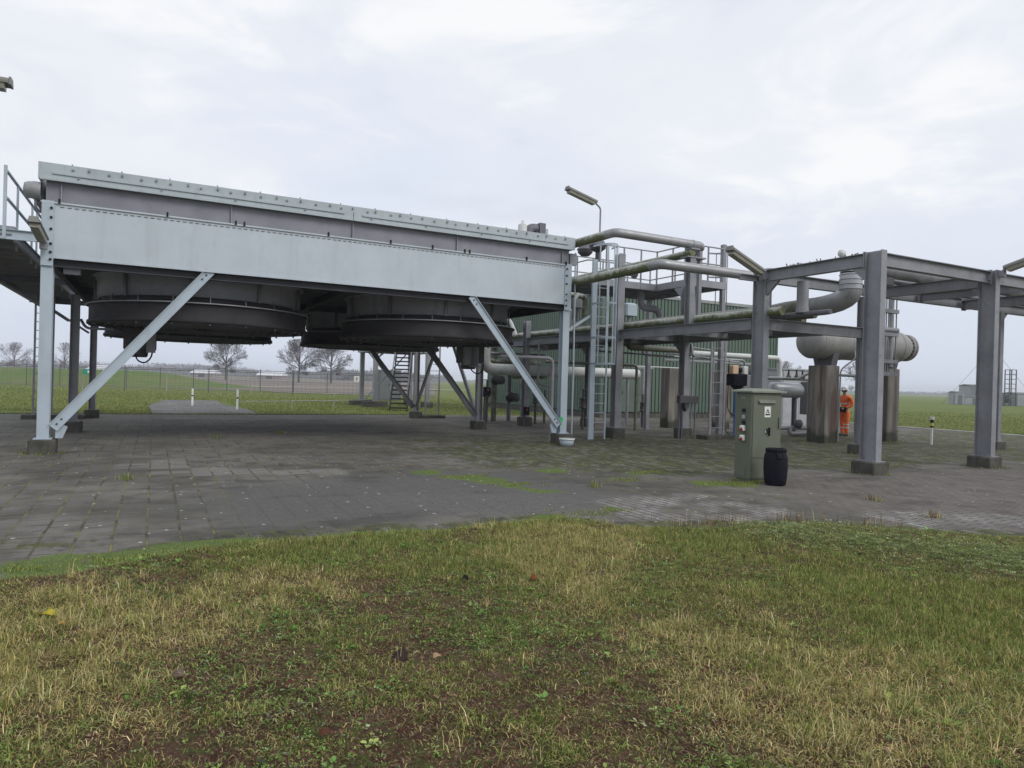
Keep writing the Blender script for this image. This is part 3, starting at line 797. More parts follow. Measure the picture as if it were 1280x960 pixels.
def weeds():
    r = np.random.default_rng(15)
    x, y = verge_points(90000, r)
    bare, straw, lush, n2 = zones(x, y)
    k = (verge_edge(x) - y > 0.02) & (r.random(len(x)) < np.clip(0.26 + 0.80 * cn(x, y, 1.5, 5, 95) + 0.26 * blob(x, y, BARE, 1.2) - 0.35 * straw, 0.02, 1))
    x, y = x[k], y[k]; m = len(x)
    leafy('low_weeds', 'low broad leaved weeds and clover scattered through the verge grass', x, y, verge_z(x, y) + r.uniform(0.002, 0.02, m), 6,
          np.where(r.random(m) < 0.03, r.uniform(0.022, 0.038, m), r.uniform(0.005, 0.016, m)), r.uniform(0.01, 0.045, m), 0.35,
          [(0.165, 0.27, 0.07), (0.115, 0.21, 0.05), (0.25, 0.32, 0.10), (0.25, 0.30, 0.17)], [3, 3, 2, 1], 16)
    n = 4600
    x = r.normal(0, 1, n); c = np.array(FERN)[r.integers(0, len(FERN), n)]
    x = c[:, 0] + r.normal(0, 0.42, n); y = c[:, 1] + r.normal(0, 0.36, n)
    k = (verge_edge(x) - y > 0.02); x, y = x[k], y[k]
    leafy('ground_cover', 'pale feathery ground cover at the right end of the verge', x, y, verge_z(x, y) + r.uniform(0.01, 0.07, len(x)), 9,
          r.uniform(0.008, 0.020, len(x)), r.uniform(0.02, 0.07, len(x)), 0.45,
          [(0.25, 0.30, 0.125), (0.19, 0.25, 0.08), (0.32, 0.35, 0.18)], [3, 3, 2], 17)
    n = 22000                                                    # dead leaves and thatch litter
    x = r.uniform(-2.5, 8, n); y = r.uniform(0.8, 7.0, n); d = x * F.x + y * F.y
    k = (verge_edge(x) - y > 0.02) & (d > 2.0) & (r.random(n) < 0.15 + 0.6 * blob(x, y, BARE, 1.0)); x, y = x[k], y[k]
    leafy('leaf_litter', 'brown leaf litter and dead thatch between the verge grass', x, y, verge_z(x, y) + 0.004, 2,
          r.uniform(0.006, 0.022, len(x)), r.uniform(0.0, 0.03, len(x)), 0.15,
          [(0.13, 0.075, 0.045), (0.20, 0.13, 0.075), (0.075, 0.045, 0.032), (0.16, 0.06, 0.035), (0.26, 0.19, 0.12)], [3, 3, 3, 1, 1], 18)
weeds()

def pavement_weeds():
    r = np.random.default_rng(25)
    xs = []; ys = []; ls = []
    def tuft(cx, cy, s, n, L):
        xs.append(r.normal(cx, s, n)); ys.append(r.normal(cy, s, n)); ls.append(np.full(n, L) * r.uniform(0.5, 1.4, n))
    for (cx, cy) in ((-0.34, 11.77), (1.42, 18.81), (9.09, 5.4), (6.2, 9.0), (9.6, 6.6), (3.2, 20.1)):
        tuft(cx, cy, 0.06, 90, 0.10)
    for i in range(70):                                          # dry stems standing along the edge of the pale path
        tuft(r.uniform(5.2, 7.9), 0, 0.03, 5, 0.16); ys[-1] = ys[-1] + verge_edge(xs[-1]) + r.normal(0.05, 0.10)
    for i in range(160):                                         # green cushions in the joints
        c = [(4.6, 10.7), (5.1, 9.6), (7.3, 9.6), (8.4, 10.2), (8.5, 8.7), (8.9, 8.45), (5.2, 7.2), (4.5, 7.1), (-0.2, 6.75), (-0.8, 6.75)][r.integers(0, 10)]
        tuft(c[0] + r.normal(0, 0.3), c[1] + r.normal(0, 0.12), 0.05, 30, 0.022)
    for (cx, cy) in ((12.7, 8.85), (16.7, 8.85), (16.5, 11.75), (12.7, 11.75), (22.6, 11.75), (-1.86, 15.88), (9.81, 15.88), (12.52, 17.15), (14.93, 16.85), (18.75, 14.7), (21.8, 14.7), (9.81, 21.25)):
        for k in range(26):                                      # added moss and grass tufts, standing in for contact shade at the footings
            s_ = 0.27 if cx < 18 else 0.40; e_ = r.uniform(-s_, s_); q = [(e_, -s_), (-s_, e_), (e_, s_), (s_, e_)][r.integers(0, 4)]
            tuft(cx + q[0] * r.uniform(1, 1.3), cy + q[1] * r.uniform(1, 1.3), 0.03, 14, r.choice([0.02, 0.03, 0.06]))
    for (cx, cy) in ((9.3, 8.65), (9.6, 8.62), (9.2, 8.9), (9.5, 8.6), (9.1, 8.6), (8.9, 8.5), (8.7, 8.55)):
        for k in range(12): tuft(cx + r.normal(0, .12), cy + r.normal(0, .06), 0.03, 20, 0.03)
    for i in range(420):                                         # grass in front of the far edge of the yard
        tuft(r.uniform(-20, 12), 29.85 + r.normal(0, 0.12), 0.15, 16, 0.10)
    x = np.concatenate(xs); y = np.concatenate(ys); L = np.concatenate(ls); n = len(x)
    col = pal(n, GREENS + STRAWS[:1], [3, 3, 2, 2, 1], r)
    dry = (L > 0.09) & (y < 8) & (x > 5); col[dry] = pal(int(dry.sum()), BROWNS + STRAWS[:2], [2, 2, 2, 1, 1], r)
    V = blades(x, y, np.full(n, 0.006), L, r.uniform(0.003, 0.007, n), np.clip(r.normal(0.4, 0.3, n), 0, 1.2), col, 26)
    tri_mesh('pavement_weeds', V[0], V[1], V[2], V[3], 'leaf_blade', 'small weeds, dry stems and moss tufts growing in the paving joints', 'weeds', 'stuff')
pavement_weeds()

def meadow():
    r = np.random.default_rng(35); n = 300000
    d = 27 + 45 * r.random(n) ** 1.4; t = r.uniform(-0.80, 0.80, n) * d
    x = F.x * d + R.x * t; y = F.y * d + R.y * t
    paved = ((x < 31.5) & (y < 30.05)); path = (x > -0.1) & (x < 3.9) & (y < 46)
    hall = (x > 18) & (x < 34) & (y > 26) & (y < 43)
    k = ~paved & ~hall & ~(path & (r.random(n) < 0.80 + 0.4 * (fbm(x, y, 0.8, 4, 88) - 0.5))) & (r.random(n) < (0.35 + 0.9 * fbm(x, y, 0.5, 4, 96)) * (1 - 0.97 * sstep(42, 72, d)))
    x, y, d = x[k], y[k], d[k]; n = len(x)
    col = pal(n, [(0.195, 0.235, 0.06), (0.24, 0.26, 0.085), (0.15, 0.20, 0.05), (0.33, 0.30, 0.15)], [3, 3, 2, 2], r)
    L = r.uniform(0.03, 0.085, n) * (0.6 + 0.9 * fbm(x, y, 0.3, 3, 97))
    V = blades(x, y, np.full(n, -0.03), L, 0.0006 * d * r.uniform(0.5, 1.3, n), np.clip(r.normal(0.5, 0.3, n), 0, 1.2), col, 36)
    tri_mesh('meadow_grass', V[0], V[1], V[2], V[3], 'leaf_blade', 'short green meadow grass beyond the edges of the paved yard', 'grass', 'stuff')
meadow()

def woods():
    r = np.random.default_rng(45)
    Vs = []
    def stretch(d0, d1, t0, t1, n, h, seed):
        t = r.uniform(t0, t1, n); d = r.uniform(d0, d1, n)
        hh = h * (0.12 + 0.95 * fbm(t, t * 0, 0.022, 4, seed)) * (0.75 + 0.5 * vnoise(t * 0.13, t * 0, seed + 3))
        z = hh * r.random(n) ** 0.8
        p = np.stack([F.x * d + R.x * t, F.y * d + R.y * t, z], 1)
        s = r.uniform(0.25, 0.8, (n, 1, 1))
        Vs.append((p[:, None, :] + r.normal(0, 1, (n, 3, 3)) * s * np.array([1, 1, 1.3])).reshape(-1, 3))
    stretch(560, 700, -520, -60, 70000, 10.5, 3)
    stretch(430, 470, -120, -60, 9000, 6.5, 13)
    stretch(900, 1100, -60, 700, 34000, 7.0, 23)
    V = np.concatenate(Vs); V[:, 2] = np.maximum(V[:, 2], -0.5); m = len(V) // 3
    tri_mesh('distant_woods', V, np.arange(m * 3), np.full(m, 3), None, 'wood_mass', 'hazy band of leafless woods and hedges along the horizon', 'woods', 'stuff')
woods()

# ================================================================== AIR COOLER
CX0, CX1, CY0, CY1 = -1.97, 9.92, 15.76, 27.7
def footing(par, x, y, w, h, name='footing', mat='foot_concrete'):
    b = MB(); b.bbox(x - w / 2, x + w / 2, y - w / 2, y + w / 2, -0.05, h, 0.02)
    return b.build(name, mat, par)

def air_cooler():
    t = thing('air_cooler', 'huge pale grey air cooler box on braced steel legs with fan rings below', 'air cooler', (3.97, 21.7, 0))
    # casing
    b = MB()
    b.box(CX0, CX1, CY0, CY0 + 0.04, 3.75, 4.80); b.box(CX0, CX1, CY1 - 0.04, CY1, 3.75, 4.80)
    b.box(CX0, CX0 + 0.04, CY0 + 0.043, CY1 - 0.043, 3.75, 4.80); b.box(CX1 - 0.04, CX1, CY0 + 0.043, CY1 - 0.043, 3.75, 4.80)
    b.box(CX0 - 0.012, CX1 + 0.012, CY0 - 0.03, CY0 - 0.002, 4.795, 4.825)
    b.box(CX0 + 0.25, CX1 - 0.25, CY0 - 0.012, CY0 - 0.002, 3.75, 3.79)
    p = b.build('side_panel', 'panel_paint', t)
    b = MB()
    for i in range(96):
        x = CX0 + 0.3 + i * 0.118
        b.box(x, x + 0.07, CY0 - 0.012, CY0 - 0.003, 4.735, 4.747)
    split_build(b, 'slot', 'galv_dark', p)
    b = MB()
    for x in (-1.7, 0.15, 1.45, 1.62, 3.4, 4.85, 5.9, 6.75, 6.88, 8.5, 9.7):
        b.box(x, x + 0.035, CY0 - 0.05, CY0 - 0.003, 4.80, 4.89)
    split_build(b, 'clip', 'ink_black', p)
    b = MB()
    b.box(CX0 + 0.06, CX1 - 0.06, CY0 + 0.06, CY0 + 0.09, 4.83, 5.24); b.box(CX0 + 0.06, CX1 - 0.06, CY1 - 0.09, CY1 - 0.06, 4.80, 5.24)
    b.box(CX0 + 0.06, CX0 + 0.09, CY0 + 0.093, CY1 - 0.093, 4.80, 5.24); b.box(CX1 - 0.09, CX1 - 0.06, CY0 + 0.093, CY1 - 0.093, 4.80, 5.24)
    bandp = b.build('bundle_frame', 'galv_mauve', t)
    b = MB()
    for x in (CX0 + 0.30, 1.37, 3.97, 6.57, CX1 - 0.30):
        b.box(x, x + 0.022, CY0 + 0.015, CY0 + 0.058, 4.83, 5.24)
    split_build(b, 'stiffener', 'galv_steel', bandp)
    b = MB()
    for (x0, x1) in ((CX0 - 0.03, 3.96), (3.975, CX1 + 0.03)):
        b.box(x0, x1, CY0 - 0.05, CY0 - 0.02, 5.25, 5.55)
        b.box(x0, x1, CY0 - 0.09, CY0 - 0.052, 5.215, 5.262)
        b.box(x0 + 0.2, x1 - 0.2, CY0 - 0.075, CY0 - 0.052, 5.345, 5.385)
    b.box(CX0 - 0.03, CX1 + 0.03, CY1 + 0.02, CY1 + 0.05, 5.22, 5.55)
    b.box(CX0 - 0.06, CX0 - 0.032, CY0 - 0.05, CY1 + 0.05, 5.24, 5.55); b.box(CX1 + 0.032, CX1 + 0.06, CY0 - 0.05, CY1 + 0.05, 5.24, 5.55)
    fa = b.build('fascia', 'fascia_paint', t)
    b = MB()
    for i in range(40):
        x = CX0 + 0.5 + i * 0.285 + random.uniform(-0.05, 0.05)
        b.box(x, x + 0.03, CY0 - 0.085, CY0 - 0.053, 5.47, 5.52) if i % 2 else b.box(x, x + 0.035, CY0 - 0.08, CY0 - 0.053, 5.45, 5.485)
        if i % 3 == 0: b.tube([(x, CY0 - 0.035, 5.552), (x, CY0 - 0.035, 5.578)], 0.014, 6)
        if i % 5 == 0: b.box(x + 0.1, x + 0.125, CY0 - 0.085, CY0 - 0.053, 5.30, 5.33)
    split_build(b, 'bolt', 'galv_steel', fa)
    b = MB(); b.box(CX0 + 0.1, CX1 - 0.1, CY0 + 0.1, CY1 - 0.1, 5.40, 5.46); b.build('tube_bundle', 'galv_dark', t)
    # deck
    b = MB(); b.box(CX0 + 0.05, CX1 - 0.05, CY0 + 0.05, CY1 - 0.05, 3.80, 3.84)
    dk = b.build('deck_plate', 'deck_shade_paint', t)
    b = MB()
    for y in (CY0 + 0.14, 21.25, CY1 - 0.14): b.ibeam((CX0 + 0.1, y, 3.70), (CX1 - 0.1, y, 3.70), 0.19, 0.12)
    for x in (CX0 + 0.18, 3.97, CX1 - 0.18):
        for (y0, y1) in ((CY0 + 0.21, 21.18), (21.32, CY1 - 0.21)): b.ibeam((x, y0, 3.70), (x, y1, 3.70), 0.19, 0.12)
    split_build(b, 'floor_beam', 'deck_shade_paint', t)
    # legs
    for iy, y in enumerate((15.88, 21.25, 27.55)):
        for ix, x in enumerate((-1.86, 9.81)):
            m = 'pale_paint' if iy == 0 else 'galv_steel'  # rear legs share the front paint; darker steel puts their shade in colour
            b = MB(); b.ibeam((x, y, 0.30), (x, y, 3.60), 0.2, 0.2, (1, 0, 0) if iy else (0, 1, 0), 0.016, 0.012)
            lg = b.build('leg', m, t)
            b = MB(); b.box(x - 0.15, x + 0.15, y - 0.15, y + 0.15, 0.282, 0.302); b.build('base_plate', m, lg)
            b = MB(); b.bbox(x - 0.22, x + 0.22, y - 0.22, y + 0.22, -0.05, 0.28, 0.02); b.build('footing', 'foot_concrete', lg)
            if iy == 0:
                b = MB(); b.box(x - 0.1, x + 0.1, y - 0.148, y - 0.124, 3.60, 4.84); b.build('corner_plate', 'pale_paint', lg)
                b = MB()
                for z in (3.72, 3.86, 4.02, 4.30, 4.52, 4.70):
                    b.tube([(x + 0.055 * (1 if ix == 0 else -1), y - 0.172, z), (x + 0.055 * (1 if ix == 0 else -1), y - 0.147, z)], 0.024, 8)
                split_build(b, 'bolt', 'ink_black', lg)
    # braces
    def brace(p, q, m, up): 
        b = MB(); b.chan(p, q, 0.19, 0.05, (0, 0, 1) if up[1] else (0, 0, 1), 0.014, 1 if q[0] > p[0] or not up[1] else -1); br = b.build('brace', m, t)
        d = (V3(q) - V3(p)).normalized(); g = MB()
        for k in (0.10, 0.22):
            c = V3(p) + d * k; g.tube([c - V3((0, 0.03, 0)), c + V3((0, 0.012, 0))], 0.02, 8)
            c = V3(q) - d * (k + 0.02); g.tube([c - V3((0, 0.03, 0)), c + V3((0, 0.012, 0))], 0.02, 8)
        split_build(g, 'bolt', 'dark_steel', br)
    brace((-1.70, 15.78, 0.50), (1.0, 15.80, 3.78), 'pale_paint', (0, -1, 0))
    brace((9.66, 15.78, 0.50), (7.0, 15.80, 3.75), 'pale_paint', (0, -1, 0))
    brace((9.68, 21.2, 0.45), (7.05, 21.2, 3.72), 'galv_dark', (0, -1, 0))
    brace((9.68, 27.5, 0.45), (7.05, 27.5, 3.72), 'galv_dark', (0, -1, 0))
    brace((9.78, 21.40, 0.45), (9.78, 24.3, 3.72), 'galv_steel', (1, 0, 0))
    brace((9.78, 27.40, 0.45), (9.78, 24.5, 3.72), 'galv_steel', (1, 0, 0))
    for (x, s) in ((-1.66, 1), (9.60, -1)):
        b = MB(); b.add([(x, 15.80, 0.30), (x + s * 0.12, 15.80, 0.30), (x + s * 0.20, 15.80, 0.52), (x, 15.80, 0.62)] +
                        [(x, 15.812, 0.30), (x + s * 0.12, 15.812, 0.30), (x + s * 0.20, 15.812, 0.52), (x, 15.812, 0.62)],
                        [(0, 1, 2, 3), (7, 6, 5, 4), (0, 4, 5, 1), (1, 5, 6, 2), (2, 6, 7, 3), (3, 7, 4, 0)])
        b.build('gusset', 'pale_paint', t)
    # four fan rings
    for fy in (18.62, 24.45):
        for fx in (1.05, 6.93):
            b = MB()
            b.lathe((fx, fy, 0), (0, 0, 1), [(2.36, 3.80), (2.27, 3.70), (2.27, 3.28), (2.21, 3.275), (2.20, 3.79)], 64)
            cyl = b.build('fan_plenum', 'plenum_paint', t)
            b = MB(); b.lathe((fx, fy, 0), (0, 0, 1), [(2.205, 3.272), (2.19, 2.98), (2.17, 2.98), (2.18, 3.272)], 64); b.build('shadow_gap', 'ring_shade_paint', cyl)  # near-black cylinder: shadow between plenum and ring put in as colour
            b = MB()
            for k in range(10):
                a = k * PI / 5 + 0.15; c, s = math.cos(a), math.sin(a)
                b.bar((fx + 2.30 * c, fy + 2.30 * s, 3.26), (fx + 2.33 * c, fy + 2.33 * s, 3.76), 0.07, 0.04, (c, s, 0))
            split_build(b, 'seam', 'galv_dark', cyl)
            b = MB()
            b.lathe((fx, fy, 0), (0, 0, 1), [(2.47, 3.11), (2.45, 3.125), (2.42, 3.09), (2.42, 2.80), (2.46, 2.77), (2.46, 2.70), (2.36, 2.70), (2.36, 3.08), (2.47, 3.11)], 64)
            ring = b.build('fan_ring', 'ring_shade_paint', t)
            b = MB(); b.tube([(fx + 2.475 * math.cos(a), fy + 2.475 * math.sin(a), 3.128) for a in np.linspace(0, 2 * PI, 73)], 0.016, 6, caps=False); b.build('rim', 'galv_steel', ring)
            b = MB()
            for k in range(20):
                a = k * PI / 10; c, s = math.cos(a), math.sin(a)
                b.bar((fx + 2.41 * c, fy + 2.41 * s, 3.05), (fx + 2.33 * c, fy + 2.33 * s, 3.30), 0.02, 0.02, (c, s, 0))
                b.box(fx + 2.40 * c - 0.02, fx + 2.40 * c + 0.02, fy + 2.40 * s - 0.02, fy + 2.40 * s + 0.02, 2.66, 2.695)
            split_build(b, 'hanger', 'galv_dark', ring)
            b = MB()
            for rr in np.linspace(0.5, 2.3, 10):
                b.tube([(fx + rr * math.cos(a), fy + rr * math.sin(a), 2.70) for a in np.linspace(0, 2 * PI, 41)], 0.012, 4, caps=False)
            for k in range(24):
                a = k * PI / 12; b.bar((fx + 0.4 * math.cos(a), fy + 0.4 * math.sin(a), 2.72), (fx + 2.35 * math.cos(a), fy + 2.35 * math.sin(a), 2.72), 0.015, 0.015)
            b.build('fan_guard', 'galv_dark', ring)
            b = MB(); b.lathe((fx, fy, 2.74), (0, 0, 1), [(0.001, 0), (0.28, 0), (0.30, 0.05), (0.30, 0.28), (0.001, 0.30)], 20); b.build('hub', 'dark_steel', ring)
            b = MB()
            for k in range(6):
                a = k * PI / 3 + 0.3; c, s = math.cos(a), math.sin(a)
                for (w0, q0, q1) in ((1, 0.28, 2.2),):
                    P = [(q0, -0.10, 2.86), (q0, 0.10, 2.96), (q1, 0.14, 2.93), (q1, -0.14, 2.86)]
                    vs = [(fx + u * c - v * s, fy + u * s + v * c, z) for (u, v, z) in P] + [(fx + u * c - v * s, fy + u * s + v * c, z + 0.02) for (u, v, z) in P]
                    b.add(vs, [(3, 2, 1, 0), (4, 5, 6, 7), (0, 1, 5, 4), (1, 2, 6, 5), (2, 3, 7, 6), (3, 0, 4, 7)])
            split_build(b, 'fan_blade', 'rotor_grey', ring)
    # fan drives slung under the rings
    for (mx, my, hood) in ((-0.32, 19.4, 1), (8.62, 19.4, -1)):
        b = MB(); b.box(mx - 0.36, mx + 0.36, my - 0.25, my + 0.25, 2.18, 2.695)
        dr = b.build('drive_housing', 'dark_steel', t)
        b = MB(); b.lathe((mx - 0.05, my, 1.99), (0, 0, 1), [(0.001, 0), (0.20, 0), (0.23, 0.05), (0.23, 0.24)], 18); b.build('motor', 'dark_steel', dr)
        b = MB(); b.box(mx + 0.24 * hood - 0.10, mx + 0.24 * hood + 0.10, my - 0.42, my - 0.252, 2.10, 2.65); b.build('belt_guard', 'galv_steel', dr)
        b = MB(); b.tube([(mx - 0.1, my - 0.2, 2.05), (mx - 0.05, my - 0.35, 1.90), (mx + 0.1, my - 0.42, 1.83), (mx + 0.24, my - 0.42, 1.95), (mx + 0.28, my - 0.40, 2.15)], 0.018, 6, 0.1)
        b.build('cable', 'black_plastic', dr)
    b = MB(); b.lathe((8.62, 19.05, 0), (0, 0, 1), [(0.001, 2.05), (0.18, 2.05), (0.18, 2.09), (0.12, 2.10), (0.12, 2.66)], 16); b.build('motor_cover', 'galv_steel', t)
    # headers and nozzles
    for (x0, x1, xe) in ((CX0 - 0.16, CX0 - 0.002, -1), (CX1 + 0.002, CX1 + 0.20, 1)):
        b = MB(); b.box(x0, x1, CY0 + 0.30, CY1 - 0.3, 4.86, 5.18); h = b.build('header_box', 'galv_mauve', t)
    b = MB(); b.lathe((CX0 - 0.02, 15.9, 5.03), (-1, 0, 0), [(0.17, 0), (0.17, 0.14), (0.16, 0.15), (0.16, 0.20), (0.13, 0.27), (0.001, 0.30)], 20); b.build('header_cap', 'cladding', t)
    b = MB(); b.tube([(CX0 - 0.1, 15.9, 4.92), (CX0 - 0.12, 15.9, 4.72), (CX0 - 0.02, 15.9, 4.62)], 0.025, 6, 0.08); b.build('drain_pipe', 'galv_dark', t)
    b = MB(); b.box(CX1 + 0.005, CX1 + 0.22, 15.86, 16.05, 4.86, 5.16); b.build('end_plate', 'galv_steel', t)
    # small fittings
    b = MB(); b.bbox(-1.62, -1.33, 15.99, 16.12, 3.50, 3.72, 0.01); j = b.build('junction_box', 'galv_steel', t)
    b = MB(); b.tube([(-1.72, 21.0, 2.95), (-1.60, 21.0, 2.72), (-0.9, 20.6, 2.70)], 0.035, 8, 0.15); b.build('conduit', 'galv_dark', t)
    b = MB(); b.lathe((8.62, 16.2, 5.46), (0, 0, 1), [(0.12, 0), (0.12, 0.36), (0.08, 0.39), (0.03, 0.40), (0.03, 0.48), (0.001, 0.48)], 14); b.build('vent_cap', 'white_lag', t)
    b = MB(); b.tube([(8.86, 16.3, 5.46), (8.86, 16.3, 5.80), (9.24, 16.3, 5.80)], 0.13, 12, 0.2); b.box(9.12, 9.30, 16.14, 16.46, 5.46, 5.94); b.build('vent_hood', 'galv_dark', t)
    b = MB(); b.box(9.06, 9.12, 15.70, 15.72, 5.30, 5.68); b.build('lifting_lug', 'pale_paint', t)
    b = MB(); b.add([(9.72 + 0.06 * math.cos(a) * (1 + 0.3 * math.sin(3 * a)), 15.776, 0.62 + 0.12 * math.sin(a)) for a in np.linspace(0, 2 * PI, 13)[:-1]] +
                    [(9.72 + 0.06 * math.cos(a) * (1 + 0.3 * math.sin(3 * a)), 15.782, 0.62 + 0.12 * math.sin(a)) for a in np.linspace(0, 2 * PI, 13)[:-1]],
                    [tuple(range(12)), tuple(range(23, 11, -1))])
    b.build('spray_mark', 'spray_green', t)
air_cooler()

# conduits and downpipe by the right front leg
def pipe(name, label, pts, r, mat, cat='pipe', fil=0.25, n=12, group=None, flanges=(), fmat='galv_steel'):
    t = thing(name, label, cat, pts[0], group) if flanges else None
    b = MB(); b.tube(pts, r, n, fil)
    o = b.build('run' if t else name, mat, t)
    if not t: props(o, label, cat, group)
    for (p, d) in flanges:
        f = MB(); f.lathe(p, d, [(0.001, -0.03), (r * 1.55, -0.03), (r * 1.55, 0.03), (0.001, 0.03)], 16); f.build('flange', fmat, t)
    return t or o
pipe('downpipe', 'grey downpipe bending over at the top beside the right front leg of the cooler', [(8.6, 17.3, 2.35), (10.15, 17.0, 2.35), (10.12, 16.95, 0.0)], 0.05, 'galv_steel', 'pipe', 0.2)
pipe('cable_conduit', 'thin cable conduit rising up the outside of the right front leg of the cooler', [(10.15, 15.9, 0.0), (10.15, 15.9, 2.2), (10.12, 15.9, 5.2)], 0.022, 'pale_paint', 'conduit', 0.05, 8)

def bucket():
    t = thing('bucket', 'white plastic tub standing by the right front footing of the cooler', 'tub', (9.62, 15.28, 0))
    b = MB(); b.lathe((9.62, 15.28, 0.006), (0, 0, 1), [(0.001, 0), (0.165, 0), (0.19, 0.16), (0.18, 0.16), (0.16, 0.02), (0.001, 0.02)], 24); b.build('tub_body', 'pale_paint', t)
    b = MB(); b.lathe((9.62, 15.28, 0.006), (0, 0, 1), [(0.186, 0.155), (0.207, 0.16), (0.207, 0.195), (0.186, 0.195)], 24); b.build('rim', 'white_paint', t)
bucket()

# ================================================================== LAMPS
def lamp(label, base, d, L=1.25, pole=None, group='fluorescent yard lamps', w=0.24):
    """twin tube fitting: base = clamp end, d = direction of the fitting, pole = list of points"""
    t = thing('yard_lamp', label, 'lamp', pole[0] if pole else base, group)
    base = V3(base); d = V3(d).normalized(); s = d.cross(V3((0, 0, 1))).normalized(); u = s.cross(d)
    def P(a, x, z): return base + d * a + s * x + u * z
    h = MB()
    prof = [(-w / 2, 0.02), (w / 2, 0.02), (w / 2, 0.055), (w / 2 * 0.7, 0.10), (-w / 2 * 0.7, 0.10), (-w / 2, 0.055)]
    h.extrude(P(0.08, 0, 0), P(0.08 + L, 0, 0), prof, u); hs = h.build('housing', 'lamp_housing', t)
    g = MB(); q = w / 2 * 0.86
    g.extrude(P(0.13, 0, 0), P(0.03 + L, 0, 0), [(-q, 0.018), (-q * 0.8, -0.055), (q * 0.8, -0.055), (q, 0.018)][::-1], u); g.build('diffuser', 'diffuser', t)
    e = MB(); e.extrude(P(0.08 + L + 0.002, 0, 0), P(0.08 + L + 0.03, 0, 0), [(-w / 2 * .9, 0.01), (w / 2 * .9, 0.01), (w / 2 * .7, 0.12), (-w / 2 * .7, 0.12)], u); e.build('end_cap', 'lamp_housing', t)
    m = MB()
    if pole:
        m.tube(list(pole) + [tuple(base), tuple(P(0.10, 0, 0.045))], 0.026, 8, 0.14); m.build('pole', 'galv_steel', t)
    else:
        m.tube([tuple(P(-0.02, 0, -0.02)), tuple(P(0.10, 0, 0.045))], 0.035, 8); m.box(base.x - 0.06, base.x + 0.06, base.y - 0.06, base.y + 0.06, base.z - 0.12, base.z + 0.02); m.build('bracket', 'galv_steel', t)
    return t
lamp('lamp on a tall bent pole rising behind the right end of the cooler', (11.60, 17.1, 6.98), (-0.96, -0.05, 0.22), 1.05, [(11.72, 17.1, 5.35), (11.72, 17.1, 6.9)])
lamp('lamp seen from below on the left front corner of the cooler', (-1.90, 15.58, 4.00), (-0.055, -0.9, 0.22), 0.78, w=0.20)
lamp('lamp tilted off the left corner column of the tall steel gantry', (12.58, 11.6, 4.30), (-0.93, -0.06, 0.33), 1.15)
lamp('lamp cut by the right photo edge, tilted off a tall gantry column', (16.75, 8.62, 4.40), (0.05, -0.93, 0.28), 1.3)
lamp('lamp head poking in at the top left edge of the photo', (-3.15, 12.0, 5.58), (0.99, 0.0, 0.02), 1.16, [(-3.3, 12.0, 0.0), (-3.3, 12.0, 5.45)])

# ================================================================== LEFT WALKWAY
def hrail(t, pts, z0, posts, zs=(0.55, 1.1), r=0.022, mat='galv_steel', plen=None, name='handrail'):
    b = MB()
    for z in zs: b.tube([(x, y, z0 + z) for (x, y) in pts], r, 8, 0.12)
    split_build(b, name, mat, t)
    b = MB()
    for (x, y) in posts: b.bar((x, y, z0 - 0.2), (x, y, z0 + zs[-1]), 0.05, 0.035)
    split_build(b, 'rail_post', mat, t)

def walkway():
    t = thing('service_walkway', 'elevated steel walkway with handrails along the left side of the cooler', 'walkway', (-3.0, 22, 0))
    b = MB(); b.box(-3.65, -2.42, 15.75, 28.2, 4.10, 4.135); b.build('floor_grating', 'galv_dark', t)
    b = MB()
    b.chan((-2.42, 15.9, 4.10), (-2.42, 28.2, 4.10), 0.20, 0.06, (0, 0, 1), 0.012, 1); b.chan((-3.65, 15.9, 4.10), (-3.65, 28.2, 4.10), 0.20, 0.06, (0, 0, 1), 0.012, -1)
    for y in np.arange(16.6, 28.2, 0.75): b.bar((-3.6, y, 4.03), (-2.44, y, 4.03), 0.03, 0.08)
    split_build(b, 'side_channel', 'galv_steel', t)
    b = MB(); b.chan((-4.2, 15.78, 4.12), (-2.03, 15.78, 4.12), 0.19, 0.06, (0, 0, 1), 0.012, 1); b.build('end_beam', 'pale_paint', t)
    b = MB(); b.ibeam((-3.3, 19.6, 3.72), (-3.3, 28, 3.72), 0.14, 0.10); b.build('lower_beam', 'galv_steel', t)
    b = MB()
    for y in (21.25, 27.5):
        b.ibeam((-3.7, y, 3.90), (-1.95, y, 3.90), 0.16, 0.10); b.bar((-3.3, y, 3.80), (-2.0, y, 2.9), 0.07, 0.07)
    split_build(b, 'support_bracket', 'galv_dark', t)
    hrail(t, [(-2.45, 15.35), (-2.45, 28.1)], 4.12, [(-2.45, y) for y in (16.5, 18.3, 19.0, 20.2, 22, 24, 26, 28)], (0.60, 1.08), 0.028, 'pale_paint')
    hrail(t, [(-3.62, 21.5), (-3.62, 28.1)], 4.12, [(-3.62, y) for y in (21.5, 23.5, 25.8, 28)])
    b = MB(); b.bar((-2.47, 15.35, 3.98), (-2.47, 15.35, 5.30), 0.05, 0.05); b.build('end_post', 'pale_paint', t)
    b = MB(); b.box(-2.70, -2.40, 15.9, 16.9, 4.14, 4.30); b.build('kick_plate', 'galv_steel', t)
walkway()

